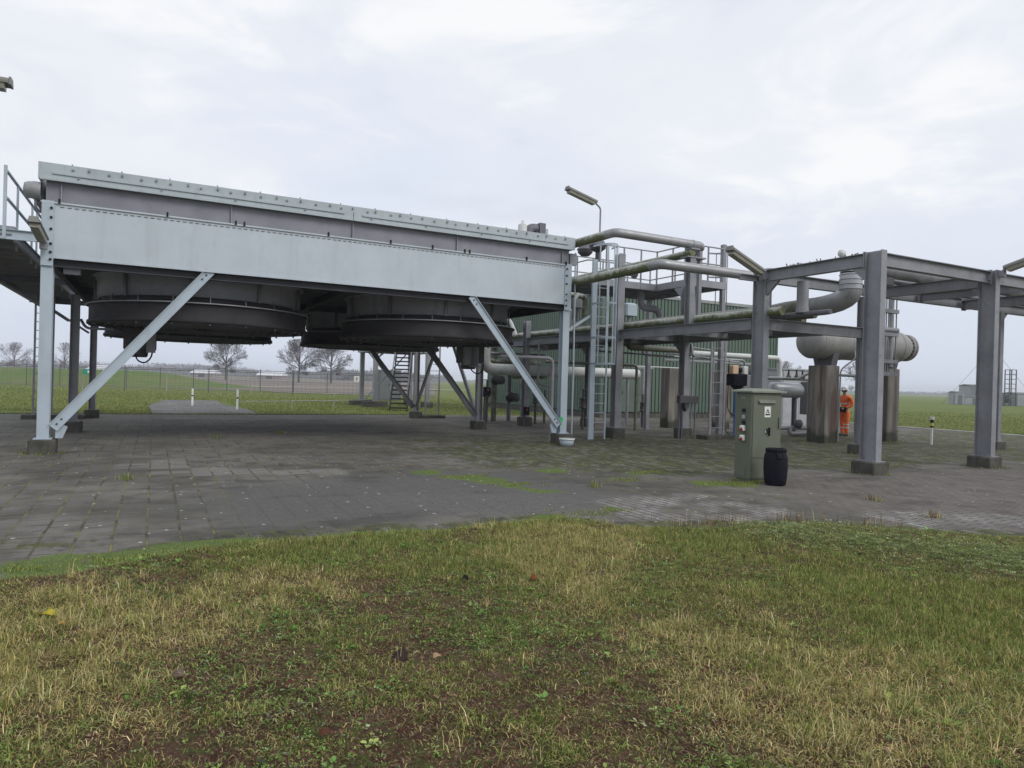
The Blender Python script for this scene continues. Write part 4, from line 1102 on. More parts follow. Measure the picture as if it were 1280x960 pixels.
def ladder(name, label, x0, x1, y, z0, z1, rail=0.05, mat='galv_steel', rungs=0.28, rr=0.012, wide_left=None, cage=None, plinth=None, cmat=None):
    t = thing(name, label, 'ladder', ((x0 + x1) / 2, y, 0))
    for k, x in enumerate((x0, x1)):
        w = wide_left if (wide_left and k == 0) else rail
        b = MB(); b.bar((x, y, z0), (x, y, z1), 0.03 if w < 0.1 else 0.06, w, (1, 0, 0)); b.build('side_rail', mat, t)
    b = MB()
    for z in np.arange(z0 + 0.22, z1, rungs): b.tube([(x0, y, z), (x1, y, z)], rr, 6)
    split_build(b, 'rung', mat, t)
    if cage:
        cz, rad, nb, sgn = cage; xm = (x0 + x1) / 2; hw = (x1 - x0) / 2
        def arc(n): return [(xm + (hw + 0.06) * math.cos(a) * 1.05, y + sgn * rad * math.sin(a)) for a in np.linspace(0, PI, n)]
        for z in cz:
            b = MB(); A = arc(13)
            for i in range(12): b.bar((*A[i], z), (*A[i + 1], z), 0.012, 0.055)
            b.build('cage_hoop', cmat or mat, t)
        b = MB(); A = arc(nb + 2)[1:-1]
        for (x, yy) in A: b.bar((x, yy, cz[0]), (x, yy, cz[-1]), 0.04, 0.012, (x - xm, yy - y, 0))
        split_build(b, 'cage_bar', cmat or mat, t)
    if plinth:
        b = MB(); b.bbox(*plinth, 0.015); b.build('plinth', 'foot_concrete', t)
    return t
ladder('fixed_ladder', 'slim grey ladder on a concrete plinth behind the left legs of the cooler', -3.45, -2.95, 26.95, 0.14, 4.1, 0.06, 'galv_steel', plinth=(-3.75, -2.0, 26.75, 27.2, -0.05, 0.14))
ladder('fixed_ladder', 'pale ladder standing on a low plinth between the rear legs of the cooler', 10.25, 10.85, 27.6, 0.12, 3.75, 0.06, 'galv_steel', plinth=(10.0, 11.1, 27.4, 27.9, -0.05, 0.12))
ladder('caged_ladder', 'tall pale ladder with a safety cage at the left end of the pipe rack', 11.47, 11.97, 16.93, 0.0, 5.32, 0.045, 'pale_paint', 0.285, 0.011, 0.17,
       cage=((2.24, 3.0, 4.0, 4.86, 5.70), 0.62, 5, -1))
ladder('fixed_ladder', 'dark ladder on a mossy plinth behind the low pipe rack', 15.58, 16.16, 16.35, 0.14, 3.25, 0.07, 'rack_steel', 0.36, plinth=(15.25, 16.45, 16.1, 16.6, -0.05, 0.14))

# ================================================================== PIPE RACKS
def column(t, x, y, z1, foot=0.25, h=0.36, w=0.17, fw=0.5, mat='rack_steel', up=(0, 1, 0)):
    b = MB(); b.ibeam((x, y, foot + 0.015), (x, y, z1), h, w, up, 0.016, 0.012); c = b.build('column', mat, t)
    b = MB(); b.box(x - w / 2 - 0.06, x + w / 2 + 0.06, y - h / 2 - 0.05, y + h / 2 + 0.05, foot, foot + 0.018)
    for sx in (-1, 1):
        for sy in (-1, 1): b.tube([(x + sx * (w / 2 + 0.03), y + sy * (h / 2 - 0.05), foot), (x + sx * (w / 2 + 0.03), y + sy * (h / 2 - 0.05), foot + 0.06)], 0.014, 6)
    b.build('base_plate', mat, c)
    b = MB(); b.bbox(x - fw / 2, x + fw / 2, y - fw / 2, y + fw / 2, -0.05, foot, 0.02); b.build('footing', 'foot_concrete', c)
    return c

def tall_rack():
    t = thing('steel_gantry', 'tall open steel gantry with columns on concrete blocks at the right of the yard', 'pipe rack', (16.6, 10.3, 0))
    near = (12.7, 16.7, 20.7, 24.7); far = (12.7, 16.5, 22.6)
    for x in near: column(t, x, 8.85, 4.44)
    for x in far: column(t, x, 11.75, 4.14 if x > 13 else 4.44)
    def beam(p, q, h=0.27, w=0.16, name='beam'):
        b = MB(); b.ibeam(p, q, h, w, (0, 0, 1), 0.016, 0.01); bm_ = b.build(name, 'rack_steel', t)
        d = (V3(q) - V3(p)).normalized(); sd_ = V3((-d.y, d.x, 0)); e = MB(); g = MB()
        for c, k in ((V3(p), 1), (V3(q), -1)):
            e.bar(c + d * k * 0.004, c + d * k * 0.024, w + 0.05, h + 0.05)
            for a in (-1, 1):
                for z in (-0.09, 0.09):
                    o = c + sd_ * a * (w * 0.5 - 0.015) + V3((0, 0, z)); g.tube([o + d * k * 0.025, o + d * k * 0.05], 0.018, 6)
        split_build(e, 'end_plate', 'rack_steel', bm_); split_build(g, 'bolt', 'dark_steel', bm_); return bm_
    for a, c in zip(near[:-1], near[1:]): beam((a + 0.09, 8.85, 4.285), (c - 0.09, 8.85, 4.285))
    beam((12.79, 11.75, 4.285), (16.6, 11.75, 4.285)); beam((16.62, 11.75, 4.285), (26.0, 11.75, 4.285))
    for x in (12.7, 16.7, 20.7, 24.7): beam((x, 9.035, 4.285 if x < 13 else 4.215), (x, 11.56 if x < 13 else 11.66, 4.285 if x < 13 else 4.215))
    beam((18.7, 8.95, 4.27), (18.7, 11.66, 4.27), 0.2, 0.1)
    beam((12.79, 11.75, 3.165), (16.42, 11.75, 3.165))
    b = MB(); b.ibeam((12.0, 11.75, 4.22), (12.6, 11.75, 4.22), 0.13, 0.10); b.build('stub_beam', 'rack_steel', t)
    # knee brackets
    def knee(x, y, dx, dy, z, s=0.32):
        b = MB(); n = V3((-dy, dx, 0)) * 0.04
        A = [V3((x, y, z)), V3((x + dx * s, y + dy * s, z)), V3((x + dx * s, y + dy * s, z - 0.03)), V3((x, y, z - s))]
        b.add([p - n for p in A] + [p + n for p in A], [(0, 1, 2, 3), (7, 6, 5, 4), (0, 4, 5, 1), (1, 5, 6, 2), (2, 6, 7, 3), (3, 7, 4, 0)])
        b.build('knee_bracket', 'rack_steel', t)
    knee(12.7, 11.56, 0, -1, 4.15); knee(22.70, 11.75, 1, 0, 4.145, 0.42); knee(16.7, 9.04, 0, 1, 4.15, 0.25); knee(12.7, 9.04, 0, 1, 4.15, 0.3)
    # small plants and debris on the flanges are left to nature: a few dry tufts
    b = MB(); rr = random.Random(3)
    for i in range(26):
        y = rr.uniform(9.2, 11.6); x = 12.7 + rr.uniform(-0.06, 0.06)
        b.bar((x, y, 4.42), (x + rr.uniform(-0.02, 0.02), y + rr.uniform(-0.03, 0.03), 4.42 + rr.uniform(0.02, 0.06)), 0.02, 0.02)
    b.build('moss_tufts', 'mossy_steel', t)
tall_rack()

def low_rack():
    t = thing('pipe_rack', 'low steel pipe rack running back from the tall frame past the caged ladder', 'pipe rack', (13.7, 17.5, 0))
    column(t, 12.52, 17.15, 5.62, 0.33, 0.26, 0.24, 0.44); column(t, 12.42, 22.75, 3.95, 0.33, 0.24, 0.2, 0.44)
    column(t, 14.93, 16.85, 4.82, 0.33, 0.26, 0.24, 0.42); column(t, 14.75, 22.0, 3.02, 0.33, 0.24, 0.2, 0.42)
    def beam(p, q, h=0.28, w=0.15):
        b = MB(); b.ibeam(p, q, h, w, (0, 0, 1), 0.016, 0.01); b.build('beam', 'rack_steel', t)
    beam((12.60, 11.94, 3.165), (12.52, 17.01, 3.165)); beam((12.52, 17.29, 3.165), (12.42, 22.62, 3.165)); beam((12.42, 22.88, 3.165), (12.4, 27.4, 3.165))
    beam((14.95, 11.84, 3.165), (14.93, 16.71, 3.165)); beam((14.92, 16.99, 3.165), (14.75, 27.4, 3.165))
    for y in (13.3, 14.9, 17.15, 19.0, 20.9, 22.75, 25.0): beam((12.62, y, 3.175), (14.84, y, 3.175), 0.2, 0.1)
    b = MB(); b.ibeam((12.62, 14.12, 3.31), (12.62, 14.12, 5.06), 0.2, 0.18, (0, 1, 0)); p = b.build('pipe_post', 'rack_steel', t)
    b = MB(); b.box(12.42, 13.05, 14.0, 14.3, 5.062, 5.10); b.box(12.55, 12.85, 14.02, 14.28, 5.29, 5.33); split_build(b, 'pipe_shoe', 'rack_steel', p)
    b = MB(); b.bar((13.05, 14.25, 3.31), (13.05, 14.25, 5.32), 0.1, 0.1); b.build('pipe_post', 'rack_steel', t)
    def knee(x, y, s, z, dy):
        b = MB(); A = [V3((x, y, z)), V3((x, y + dy * s, z)), V3((x, y + dy * s, z - 0.03)), V3((x, y, z - s))]; n = V3((0.05, 0, 0))
        b.add([q - n for q in A] + [q + n for q in A], [(0, 1, 2, 3), (7, 6, 5, 4), (0, 4, 5, 1), (1, 5, 6, 2), (2, 6, 7, 3), (3, 7, 4, 0)]); b.build('knee_bracket', 'rack_steel', t)
    knee(14.93, 16.98, 0.35, 3.02, 1); knee(14.93, 16.98, 0.4, 4.80, 1); knee(14.75, 22.12, 0.35, 3.02, 1)
    b = MB(); b.box(12.95, 14.5, 17.4, 27.0, 3.255, 3.285); b.build('rack_shade_sheet', 'deck_shade_paint', t)  # added dark sheet filling the rack top to darken the space below
    b = MB(); b.ibeam((11.62, 17.12, 0.02), (11.62, 17.12, 5.30), 0.10, 0.10, (0, 1, 0)); b.build('ladder_post', 'pale_paint', t)
    b = MB(); b.bar((10.05, 16.3, 3.02), (11.6, 17.1, 3.75), 0.06, 0.06); b.build('stay', 'pale_paint', t)
low_rack()

pipe('upright_pipe', 'dark stub on top of the pale ladder post at the rack end', [(11.66, 17.1, 5.32), (11.66, 17.1, 5.62)], 0.07, 'dark_steel', 'valve', 0)
def actuator(name, label, x, y, z, r, h, mat='dark_steel'):
    t = thing(name, label, 'valve', (x, y, z))
    b = MB(); b.lathe((x, y, z), (0, 0, 1), [(0.001, 0), (r * .55, 0), (r, h * .25), (r, h * .45)], 20); b.build('lower_cover', mat, t)
    b = MB(); b.lathe((x, y, z), (0, 0, 1), [(r * 1.12, h * .45), (r * 1.12, h * .52), (r, h * .53), (r * .8, h * .85), (r * .3, h), (0.001, h)], 20); b.build('upper_cover', 'galv_dark', t)
actuator('valve_actuator', 'dark domed actuator under the top mossy pipe beside the lamp pole', 11.66, 17.1, 5.60, 0.24, 0.36)
actuator('valve_actuator', 'dark blue actuator inside the top of the ladder cage', 12.2, 18.6, 5.75, 0.24, 0.42)

# pipes between cooler and rack
def two_pipe(label, a, c, r, fil):
    t = thing('pipe', label, 'pipe', a[0])
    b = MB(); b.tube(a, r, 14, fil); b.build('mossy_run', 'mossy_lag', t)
    b = MB(); b.tube(c, r, 14, fil); b.build('grey_run', 'cladding', t)
    f = MB(); f.lathe(V3(c[-2]) - V3((0.4, 0, 0)), (1, 0, 0), [(r, -0.03), (r * 1.12, -0.025), (r * 1.12, 0.025), (r, 0.03)], 16); f.build('band', 'cladding', t)
two_pipe('highest pipe, mossy where it leaves the cooler and plain grey after its bend', [(10.2, 16.9, 5.22), (10.2, 16.9, 5.5), (10.2, 14.55, 5.47)], [(10.2, 14.55, 5.47), (10.2, 14.2, 5.465), (13.12, 14.2, 5.45), (13.12, 14.62, 5.32)], 0.115, 0.25)
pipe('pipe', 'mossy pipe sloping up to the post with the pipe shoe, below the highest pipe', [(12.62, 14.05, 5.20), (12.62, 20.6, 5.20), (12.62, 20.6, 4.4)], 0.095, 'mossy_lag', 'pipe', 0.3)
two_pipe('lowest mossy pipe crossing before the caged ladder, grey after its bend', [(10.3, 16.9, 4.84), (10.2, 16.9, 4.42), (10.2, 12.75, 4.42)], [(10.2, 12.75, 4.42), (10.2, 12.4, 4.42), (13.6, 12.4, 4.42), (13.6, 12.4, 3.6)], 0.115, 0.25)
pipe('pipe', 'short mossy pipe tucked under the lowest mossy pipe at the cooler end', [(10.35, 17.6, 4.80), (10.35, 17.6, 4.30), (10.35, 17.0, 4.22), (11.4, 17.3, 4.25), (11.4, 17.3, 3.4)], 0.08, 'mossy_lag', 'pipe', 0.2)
pipe('pipe', 'brown lagged pipe dropping beside the right end panel of the cooler', [(10.3, 16.2, 3.4), (10.3, 16.2, 3.95), (10.9, 16.9, 4.25), (11.3, 18.5, 4.3)], 0.05, 'tank_paint', 'pipe', 0.2)
# pipes on the low rack
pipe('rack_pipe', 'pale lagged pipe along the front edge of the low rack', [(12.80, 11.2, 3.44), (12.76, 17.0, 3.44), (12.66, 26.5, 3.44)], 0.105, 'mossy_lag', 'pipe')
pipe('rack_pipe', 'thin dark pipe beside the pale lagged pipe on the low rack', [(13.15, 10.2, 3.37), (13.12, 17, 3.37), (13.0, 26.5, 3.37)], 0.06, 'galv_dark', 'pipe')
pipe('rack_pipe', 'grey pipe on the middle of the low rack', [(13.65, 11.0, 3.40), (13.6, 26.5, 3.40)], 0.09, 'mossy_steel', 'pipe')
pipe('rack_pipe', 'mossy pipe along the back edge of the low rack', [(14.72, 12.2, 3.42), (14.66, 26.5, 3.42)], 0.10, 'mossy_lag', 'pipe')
def big_elbow():
    t = thing('lagged_pipe', 'fat clad pipe rising by an elbow into the tall gantry and turning right', 'pipe', (14.2, 10.5, 3.5))
    b = MB(); b.tube([(14.16, 26.5, 3.60), (14.18, 13.4, 3.60)], 0.20, 18); b.build('lower_run', 'mossy_steel', t)
    b = MB(); b.tube([(14.18, 13.4, 3.60), (14.18, 12.9, 3.60), (14.19, 12.3, 3.64), (14.19, 11.45, 3.66)], [0.205, 0.205, 0.22, 0.225], 18); b.build('reducer', 'mossy_steel', t)
    el = [(14.2, 11.45 - 0.95 * math.sin(a), 3.66 + 0.27 * (1 - math.cos(a))) for a in np.linspace(0, PI / 2, 7)]
    b = MB(); b.tube(el + [(14.2, 10.5, 3.97)], [0.225, 0.23, 0.235, 0.24, 0.24, 0.24, 0.24, 0.24], 24); b.build('elbow', 'cladding', t)
    b = MB(); b.tube([(14.2, 10.5, 3.965), (14.2, 10.5, 4.34)], 0.243, 28); r_ = b.build('riser', 'cladding_bright', t)
    b = MB()
    for z in (3.98, 4.09, 4.20, 4.31): b.lathe((14.2, 10.5, z), (0, 0, 1), [(0.243, -0.010), (0.254, -0.008), (0.254, 0.008), (0.243, 0.010)], 28)
    split_build(b, 'band', 'galv_steel', r_)
    b = MB(); b.tube([(14.2, 10.5, 4.34), (14.23, 10.5, 4.5), (14.35, 10.5, 4.53), (14.65, 10.5, 4.57), (26.0, 10.5, 4.57)], [0.24, 0.24, 0.225, 0.205, 0.205], 20); b.build('upper_run', 'cladding', t)
    b = MB(); b.box(15.2, 15.6, 10.38, 10.62, 4.18, 4.37); b.build('pipe_support', 'dark_steel', t)
big_elbow()
pipe('top_pipe', 'thin pipe lying across the top beams behind the fat clad pipe', [(14.6, 11.0, 4.43), (26, 11.0, 4.43)], 0.07, 'galv_steel', 'pipe')
pipe('top_pipe', 'thinner dark pipe lying across the top beams near the far row of columns', [(16.0, 11.42, 4.41), (26, 11.42, 4.41)], 0.05, 'galv_dark', 'pipe')
pipe('top_pipe', 'grey pipe lying across the top beams close to the near row of columns', [(15.6, 9.55, 4.43), (26, 9.55, 4.43)], 0.075, 'galv_steel', 'pipe')
pipe('riser_pipe', 'short upright grey duct between the low rack and the tall frame', [(13.15, 10.95, 3.40), (13.15, 10.95, 3.60), (13.15, 10.95, 4.12)], [0.15, 0.13, 0.13], 'galv_steel', 'pipe', 0, 16)
def cap():
    t = thing('vent_cap', 'round whitish vent cap standing on the left top beam of the tall frame', 'vent', (12.7, 9.6, 4.42))
    b = MB(); b.lathe((12.7, 9.62, 4.51), (-0.55, -0.8, 0.1), [(0.001, -0.05), (0.075, -0.04), (0.085, 0), (0.075, 0.03), (0.001, 0.05)], 18); b.build('cap_disc', 'white_lag', t)
    b = MB(); b.tube([(12.7, 9.62, 4.421), (12.7, 9.62, 4.48)], 0.03, 8); b.build('stub', 'galv_steel', t)
cap()

# ------------------------------------------------------------------ upper platform
def platform():
    t = thing('access_platform', 'high steel platform with handrails behind the pipe rack', 'platform', (15, 18.5, 0))
    b = MB(); b.box(12.2, 16.45, 18.4, 20.6, 5.02, 5.05); b.box(14.98, 16.45, 16.75, 18.395, 5.02, 5.05); b.build('floor_grating', 'galv_dark', t)
    b = MB()
    for p, q in (((12.2, 18.4), (14.97, 18.4)), ((14.97, 18.37), (14.97, 16.75)), ((14.97, 16.73), (16.47, 16.73)), ((16.47, 16.76), (16.47, 20.6)), ((16.44, 20.62), (12.2, 20.62)), ((12.18, 20.6), (12.18, 18.42))):
        b.bar((*p, 4.95), (*q, 4.95), 0.03, 0.22)
    for y in (17.3, 18.0, 18.9, 19.5, 20.1): b.bar((15.0 if y < 18.4 else 12.22, y, 4.95), (16.44, y, 4.95), 0.05, 0.12)
    split_build(b, 'edge_beam', 'galv_steel', t)
    b = MB(); b.bar((16.40, 16.80, 0.0), (16.40, 16.80, 6.3), 0.14, 0.14); b.build('support_post', 'rack_steel', t)
    b = MB(); b.bar((16.30, 20.4, 0.0), (16.30, 20.4, 4.84), 0.14, 0.14); b.build('support_post', 'rack_steel', t)
    hrail(t, [(12.2, 20.6), (12.2, 18.4), (14.97, 18.4), (14.97, 16.75), (16.4, 16.75)], 5.05, [(12.9, 18.4), (13.6, 18.4), (14.3, 18.4), (14.97, 18.4), (14.97, 17.6), (14.97, 16.8), (15.7, 16.75)])
    hrail(t, [(12.2, 20.6), (16.45, 20.6), (16.45, 18.0)], 5.05, [(13.2, 20.6), (14.3, 20.6), (15.4, 20.6), (16.45, 20.6), (16.45, 19.2)])
    b = MB()
    for (x, y, z0, z1) in ((15.25, 17.2, 5.05, 6.2), (15.6, 17.2, 4.0, 6.2)): b.bar((x, y, z0), (x, y, z1), 0.16, 0.16)
    split_build(b, 'upright', 'rack_steel', t)
    # exit cage on the right end
    b = MB()
    for z in (5.35, 6.15):
        A = [(16.44 + 0.42 * math.sin(a), 17.2 - 0.35 * math.cos(a), z) for a in np.linspace(0, PI, 11)]
        for i in range(10): b.bar(A[i], A[i + 1], 0.012, 0.055)
    b.build('cage_hoop', 'galv_steel', t)
    b = MB()
    for a in (0.7, 1.57, 2.4): b.bar((16.44 + 0.42 * math.sin(a), 17.2 - 0.35 * math.cos(a), 3.6), (16.44 + 0.42 * math.sin(a), 17.2 - 0.35 * math.cos(a), 6.18), 0.03, 0.012)
    split_build(b, 'cage_bar', 'galv_steel', t)
platform()
pipe('pipe', 'grey pipe with a double bend hanging below the high platform', [(14.80, 19.0, 4.90), (14.80, 19.0, 4.33), (15.60, 19.0, 4.30), (15.72, 19.0, 3.55)], 0.12, 'galv_steel', 'pipe', 0.25)
pipe('pipe', 'white flanged pipe end standing on the high platform', [(13.9, 18.9, 5.06), (13.9, 18.9, 5.45), (14.4, 18.9, 5.45)], 0.12, 'cladding', 'pipe', 0.2, flanges=(((14.42, 18.9, 5.45), (1, 0, 0)),))
def rack_box(label, x0, x1, y0, y1, z0, z1, mat='pale_paint'):
    t = thing('valve_cover', label, 'cover', ((x0 + x1) / 2, y0, z0))
    b = MB(); b.bbox(x0, x1, y0, y1, z0, z1, 0.05); b.build('cover_body', mat, t)
    b = MB(); b.lathe(((x0 + x1) / 2, (y0 + y1) / 2, z0 - 0.4), (0, 0, 1), [(0.06, 0), (0.06, 0.4)], 10); b.build('stem', 'galv_steel', t)
rack_box('pale boxed valve cover on the rack right of the caged ladder', 13.05, 13.50, 17.45, 17.8, 3.82, 4.22)
rack_box('grey boxed valve cover between the cooler end and the caged ladder', 11.2, 11.7, 17.6, 18.0, 3.95, 4.35, 'grey_case')

# ================================================================== GREEN HALL
def hall():
    x0, x1, y0, y1, zt = 19.5, 31.6, 28.0, 41.0, 6.15
    t = thing('industrial_hall', 'green corrugated steel hall behind the pipe rack', 'hall', (25.5, 34.5, 0))
    def wall(p, q, nrm):
        """trapezoidal sheet between two ground points"""
        P = V3((*p, 0)); Q = V3((*q, 0)); d = (Q - P); L = d.length; d.normalize(); n = V3((*nrm, 0))
        pitch = 0.225; k = int(L / pitch); pitch = L / k; pts = []
        for i in range(k):
            a = i * pitch
            pts += [(a, 0.0), (a + pitch * 0.74, 0.0), (a + pitch * 0.76, -0.07), (a + pitch * 0.97, -0.07)]
        pts.append((L, 0.0))
        lo = [P + d * a + n * o + V3((0, 0, 0.28)) for a, o in pts]; hi = [v + V3((0, 0, zt - 0.28)) for v in lo]
        m = len(pts); b = MB()
        b.add(lo + hi, [(i, i + 1, m + i + 1, m + i) for i in range(m - 1) if i % 4 != 2])
        return b.build('wall', 'hall_green', t)
    wall((x0, y1), (x0, y0), (-1, 0)); wall((x0, y0), (x1, y0), (0, -1)); wall((x1, y0), (x1, y1), (1, 0)); wall((x1, y1), (x0, y1), (0, 1))
    b = MB(); b.box(x0 + 0.12, x1 - 0.12, y0 + 0.12, y1 - 0.12, 0.0, zt - 0.02); b.build('groove_shade_box', 'ink_black', t)  # added black box behind the open grooves, in place of their shade
    b = MB(); b.box(x0 - 0.06, x1 + 0.06, y0 - 0.06, y1 + 0.06, -0.05, 0.24); b.build('base_plinth', 'foot_concrete', t)
    b = MB(); b.box(x0 - 0.05, x1 + 0.05, y0 - 0.05, y1 + 0.05, zt + 0.002, zt + 0.16); b.build('eaves_trim', 'hall_roof', t)
    b = MB(); xm = (x0 + x1) / 2
    b.add([(x0, y0, zt + .16), (x1, y0, zt + .16), (x1, y1, zt + .16), (x0, y1, zt + .16), (x0, (y0 + y1) / 2, zt + .75), (x1, (y0 + y1) / 2, zt + .75)], [(0, 1, 5, 4), (2, 3, 4, 5), (0, 4, 3), (1, 2, 5), (3, 2, 1, 0)])
    b.build('roof', 'hall_roof', t)
    b = MB(); b.box(x1 - 0.06, x1 + 0.05, y0 - 0.05, y0 + 0.06, 0.28, zt); b.build('corner_trim', 'hall_green', t)
    b = MB(); b.box(x0 - 0.05, x0 + 0.06, y0 - 0.05, y0 + 0.06, 0.28, zt); b.build('corner_trim', 'hall_green', t)
    b = MB(); b.bbox(20.6, 21.6, y0 - 0.09, y0 + 0.02, 0.3, 2.4, 0.01); d = b.build('door', 'hall_green', t)
    b = MB(); b.box(20.7, 20.75, y0 - 0.14, y0 - 0.092, 1.2, 1.35); b.build('handle', 'ink_black', d)
hall()

# ================================================================== PIPES AND PIERS BEHIND THE RACK
pipe('lagged_pipe', 'large pale lagged pipe at waist height behind the low rack', [(10.9, 23.2, 3.35), (10.9, 23.2, 2.10), (18.0, 23.2, 2.10)], 0.21, 'white_lag', 'pipe', 0.4, 16)
pipe('pipe', 'upper white pipe along the hall front, turning down at its right end', [(16.9, 20.0, 2.92), (22.75, 20.0, 2.92), (22.8, 20.0, 2.0)], 0.10, 'white_lag', 'pipe', 0.25)
pipe('pipe', 'thin grey pipe just below the upper white pipe in front of the hall', [(15.6, 19.8, 3.3), (15.6, 19.8, 2.74), (20.6, 19.8, 2.74), (20.65, 19.8, 1.5)], 0.045, 'cladding', 'pipe', 0.18)
pipe('pipe', 'dark mossy pipe hanging below the low rack, bending up at its left end', [(14.3, 19.0, 3.30), (14.3, 19.0, 2.93), (16.7, 19.0, 2.93)], 0.105, 'mossy_steel', 'pipe', 0.22)
pipe('pipe', 'thin pipe running along under the dark mossy pipe of the low rack', [(13.2, 19.3, 2.76), (16.6, 19.3, 2.72)], 0.03, 'galv_dark', 'pipe', 0, 8)
pipe('pipe', 'dark bent pipe in the shade under the low rack beside the downpipe', [(10.6, 24.5, 2.75), (14.2, 24.5, 2.75)], 0.06, 'galv_dark', 'pipe', 0, 8)
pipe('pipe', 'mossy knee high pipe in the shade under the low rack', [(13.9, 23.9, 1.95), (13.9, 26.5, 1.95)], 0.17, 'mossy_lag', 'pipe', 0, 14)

def stand(label, x, y, z, tee=0.0, r=0.07):
    t = thing('pipe_stand', label, 'pipe stand', (x, y, 0))
    b = MB(); b.tube([(x, y, 0.02), (x, y, z)], r, 12); b.build('post', 'cladding', t)
    b = MB(); b.box(x - 0.16, x + 0.16, y - 0.16, y + 0.16, 0.0, 0.02); b.build('foot_plate', 'galv_steel', t)
    if tee:
        b = MB(); b.bar((x - tee, y, z + 0.03), (x + tee, y, z + 0.03), 0.1, 0.06); b.build('head_bar', 'galv_steel', t)
stand('plain grey stand under the end of the large lagged pipe', 17.5, 23.2, 1.88, 0, 0.065)
stand('grey T shaped stand in front of the hall right of the large lagged pipe', 18.85, 23.9, 2.38, 0.55, 0.09)
pipe('service_line', 'slim white line resting on the T shaped stand', [(14.6, 23.9, 2.47), (21.0, 23.9, 2.47)], 0.025, 'white_lag', 'pipe', 0, 8)

def pier(label, x0, x1, y0, y1, h):
    b = MB(); b.bbox(x0, x1, y0, y1, -0.05, h, 0.015)
    o = b.build('concrete_pier', 'pier_concrete', None, label, 'pier')
    return o
pier('free standing brown stained pier left of the rack column with the junction box', 17.85, 18.50, 21.0, 21.5, 2.36)
pier('free standing pier with a dark stained top behind the black control box', 20.0, 20.5, 20.4, 20.9, 2.27)
pier('streaked concrete pier carrying the left end of the horizontal vessel', 18.42, 19.04, 14.38, 15.05, 2.42)
pier('red stained concrete pier carrying the right end of the horizontal vessel', 21.45, 22.08, 14.4, 15.05, 2.42)

def manifold():
    t = thing('valve_manifold', 'cluster of dark upright pipes with valves in the shade behind the cooler legs', 'manifold', (12.9, 25.6, 0))
    for k, x in enumerate((11.9, 12.5, 13.2, 13.9)):
        b = MB(); b.tube([(x, 25.6, 0), (x, 25.6, 3.2)], 0.09 + 0.02 * (k % 2), 12); b.build('riser', ('galv_dark', 'mossy_steel', 'galv_dark', 'tank_paint')[k], t)
        z = (1.2, 1.7, 1.0, 1.5)[k]
        b = MB(); b.lathe((x, 25.45, z), (0, -1, 0), [(0.16, -0.2), (0.2, -0.1), (0.2, 0.1), (0.12, 0.14), (0.04, 0.3), (0.04, 0.45), (0.18, 0.46), (0.18, 0.49), (0.001, 0.5)], 14); b.build('valve', 'dark_steel', t)
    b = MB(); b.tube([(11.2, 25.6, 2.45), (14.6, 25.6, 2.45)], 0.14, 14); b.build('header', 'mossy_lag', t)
manifold()
rack_box('white lagged valve body standing on the low rack left of the ladder', 13.35, 13.75, 21.2, 21.55, 3.70, 4.35, 'white_lag')
pipe('pipe', 'short white lagged pipe slanting up from the low rack under the cooler end', [(12.9, 24.6, 3.5), (12.6, 24.6, 4.1), (12.2, 24.6, 4.25)], 0.11, 'white_lag', 'pipe', 0.2)
pipe('pipe', 'thin grey drop pipe in the shade between the downpipe and the rear rack column', [(12.3, 21.6, 3.2), (12.3, 21.6, 1.6), (12.9, 21.6, 1.5), (12.9, 21.6, 0)], 0.04, 'galv_steel', 'pipe', 0.12, 8)
pipe('pipe', 'thin mossy pipe crossing at head height behind the caged ladder', [(11.6, 19.9, 2.35), (15.4, 19.9, 2.35), (15.4, 19.9, 0.0)], 0.05, 'mossy_steel', 'pipe', 0.15, 8)
pipe('pipe', 'slender conduit climbing the rack column with the black junction box', [(15.12, 16.70, 0.0), (15.12, 16.68, 2.6), (15.12, 16.75, 3.0)], 0.03, 'galv_steel', 'conduit', 0.1, 8)
pipe('pipe', 'slim lower white pipe in front of the hall right of the rack ladder', [(17.0, 20.3, 2.62), (21.9, 20.3, 2.62), (21.9, 20.3, 1.1)], 0.055, 'white_lag', 'pipe', 0.15, 10)
pipe('pipe', 'thin bare pipe dropping from the low rack and running left towards the ladder column', [(15.05, 16.7, 3.0), (15.05, 16.65, 2.62), (15.6, 16.65, 2.58), (19.0, 18.5, 2.58)], 0.035, 'galv_steel', 'pipe', 0.12, 8)
pipe('pipe', 'thin upright pipe against the hall behind the dark rack ladder', [(17.3, 19.4, 0.0), (17.3, 19.4, 3.6), (17.3, 20.0, 3.6)], 0.04, 'galv_steel', 'pipe', 0.15, 8)
pipe('pipe', 'second thin upright pipe against the hall, ending in a bend near the control box', [(18.2, 19.0, 0.9), (18.2, 19.0, 3.0), (17.2, 19.0, 3.05)], 0.03, 'galv_steel', 'pipe', 0.12, 8)
pipe('cable', 'thin black cable hanging off the low rack beside the control box', [(16.6, 17.0, 3.3), (16.62, 17.0, 1.9), (16.7, 17.0, 0.4), (17.1, 17.0, 0.05)], 0.014, 'black_plastic', 'cable', 0.2, 6)

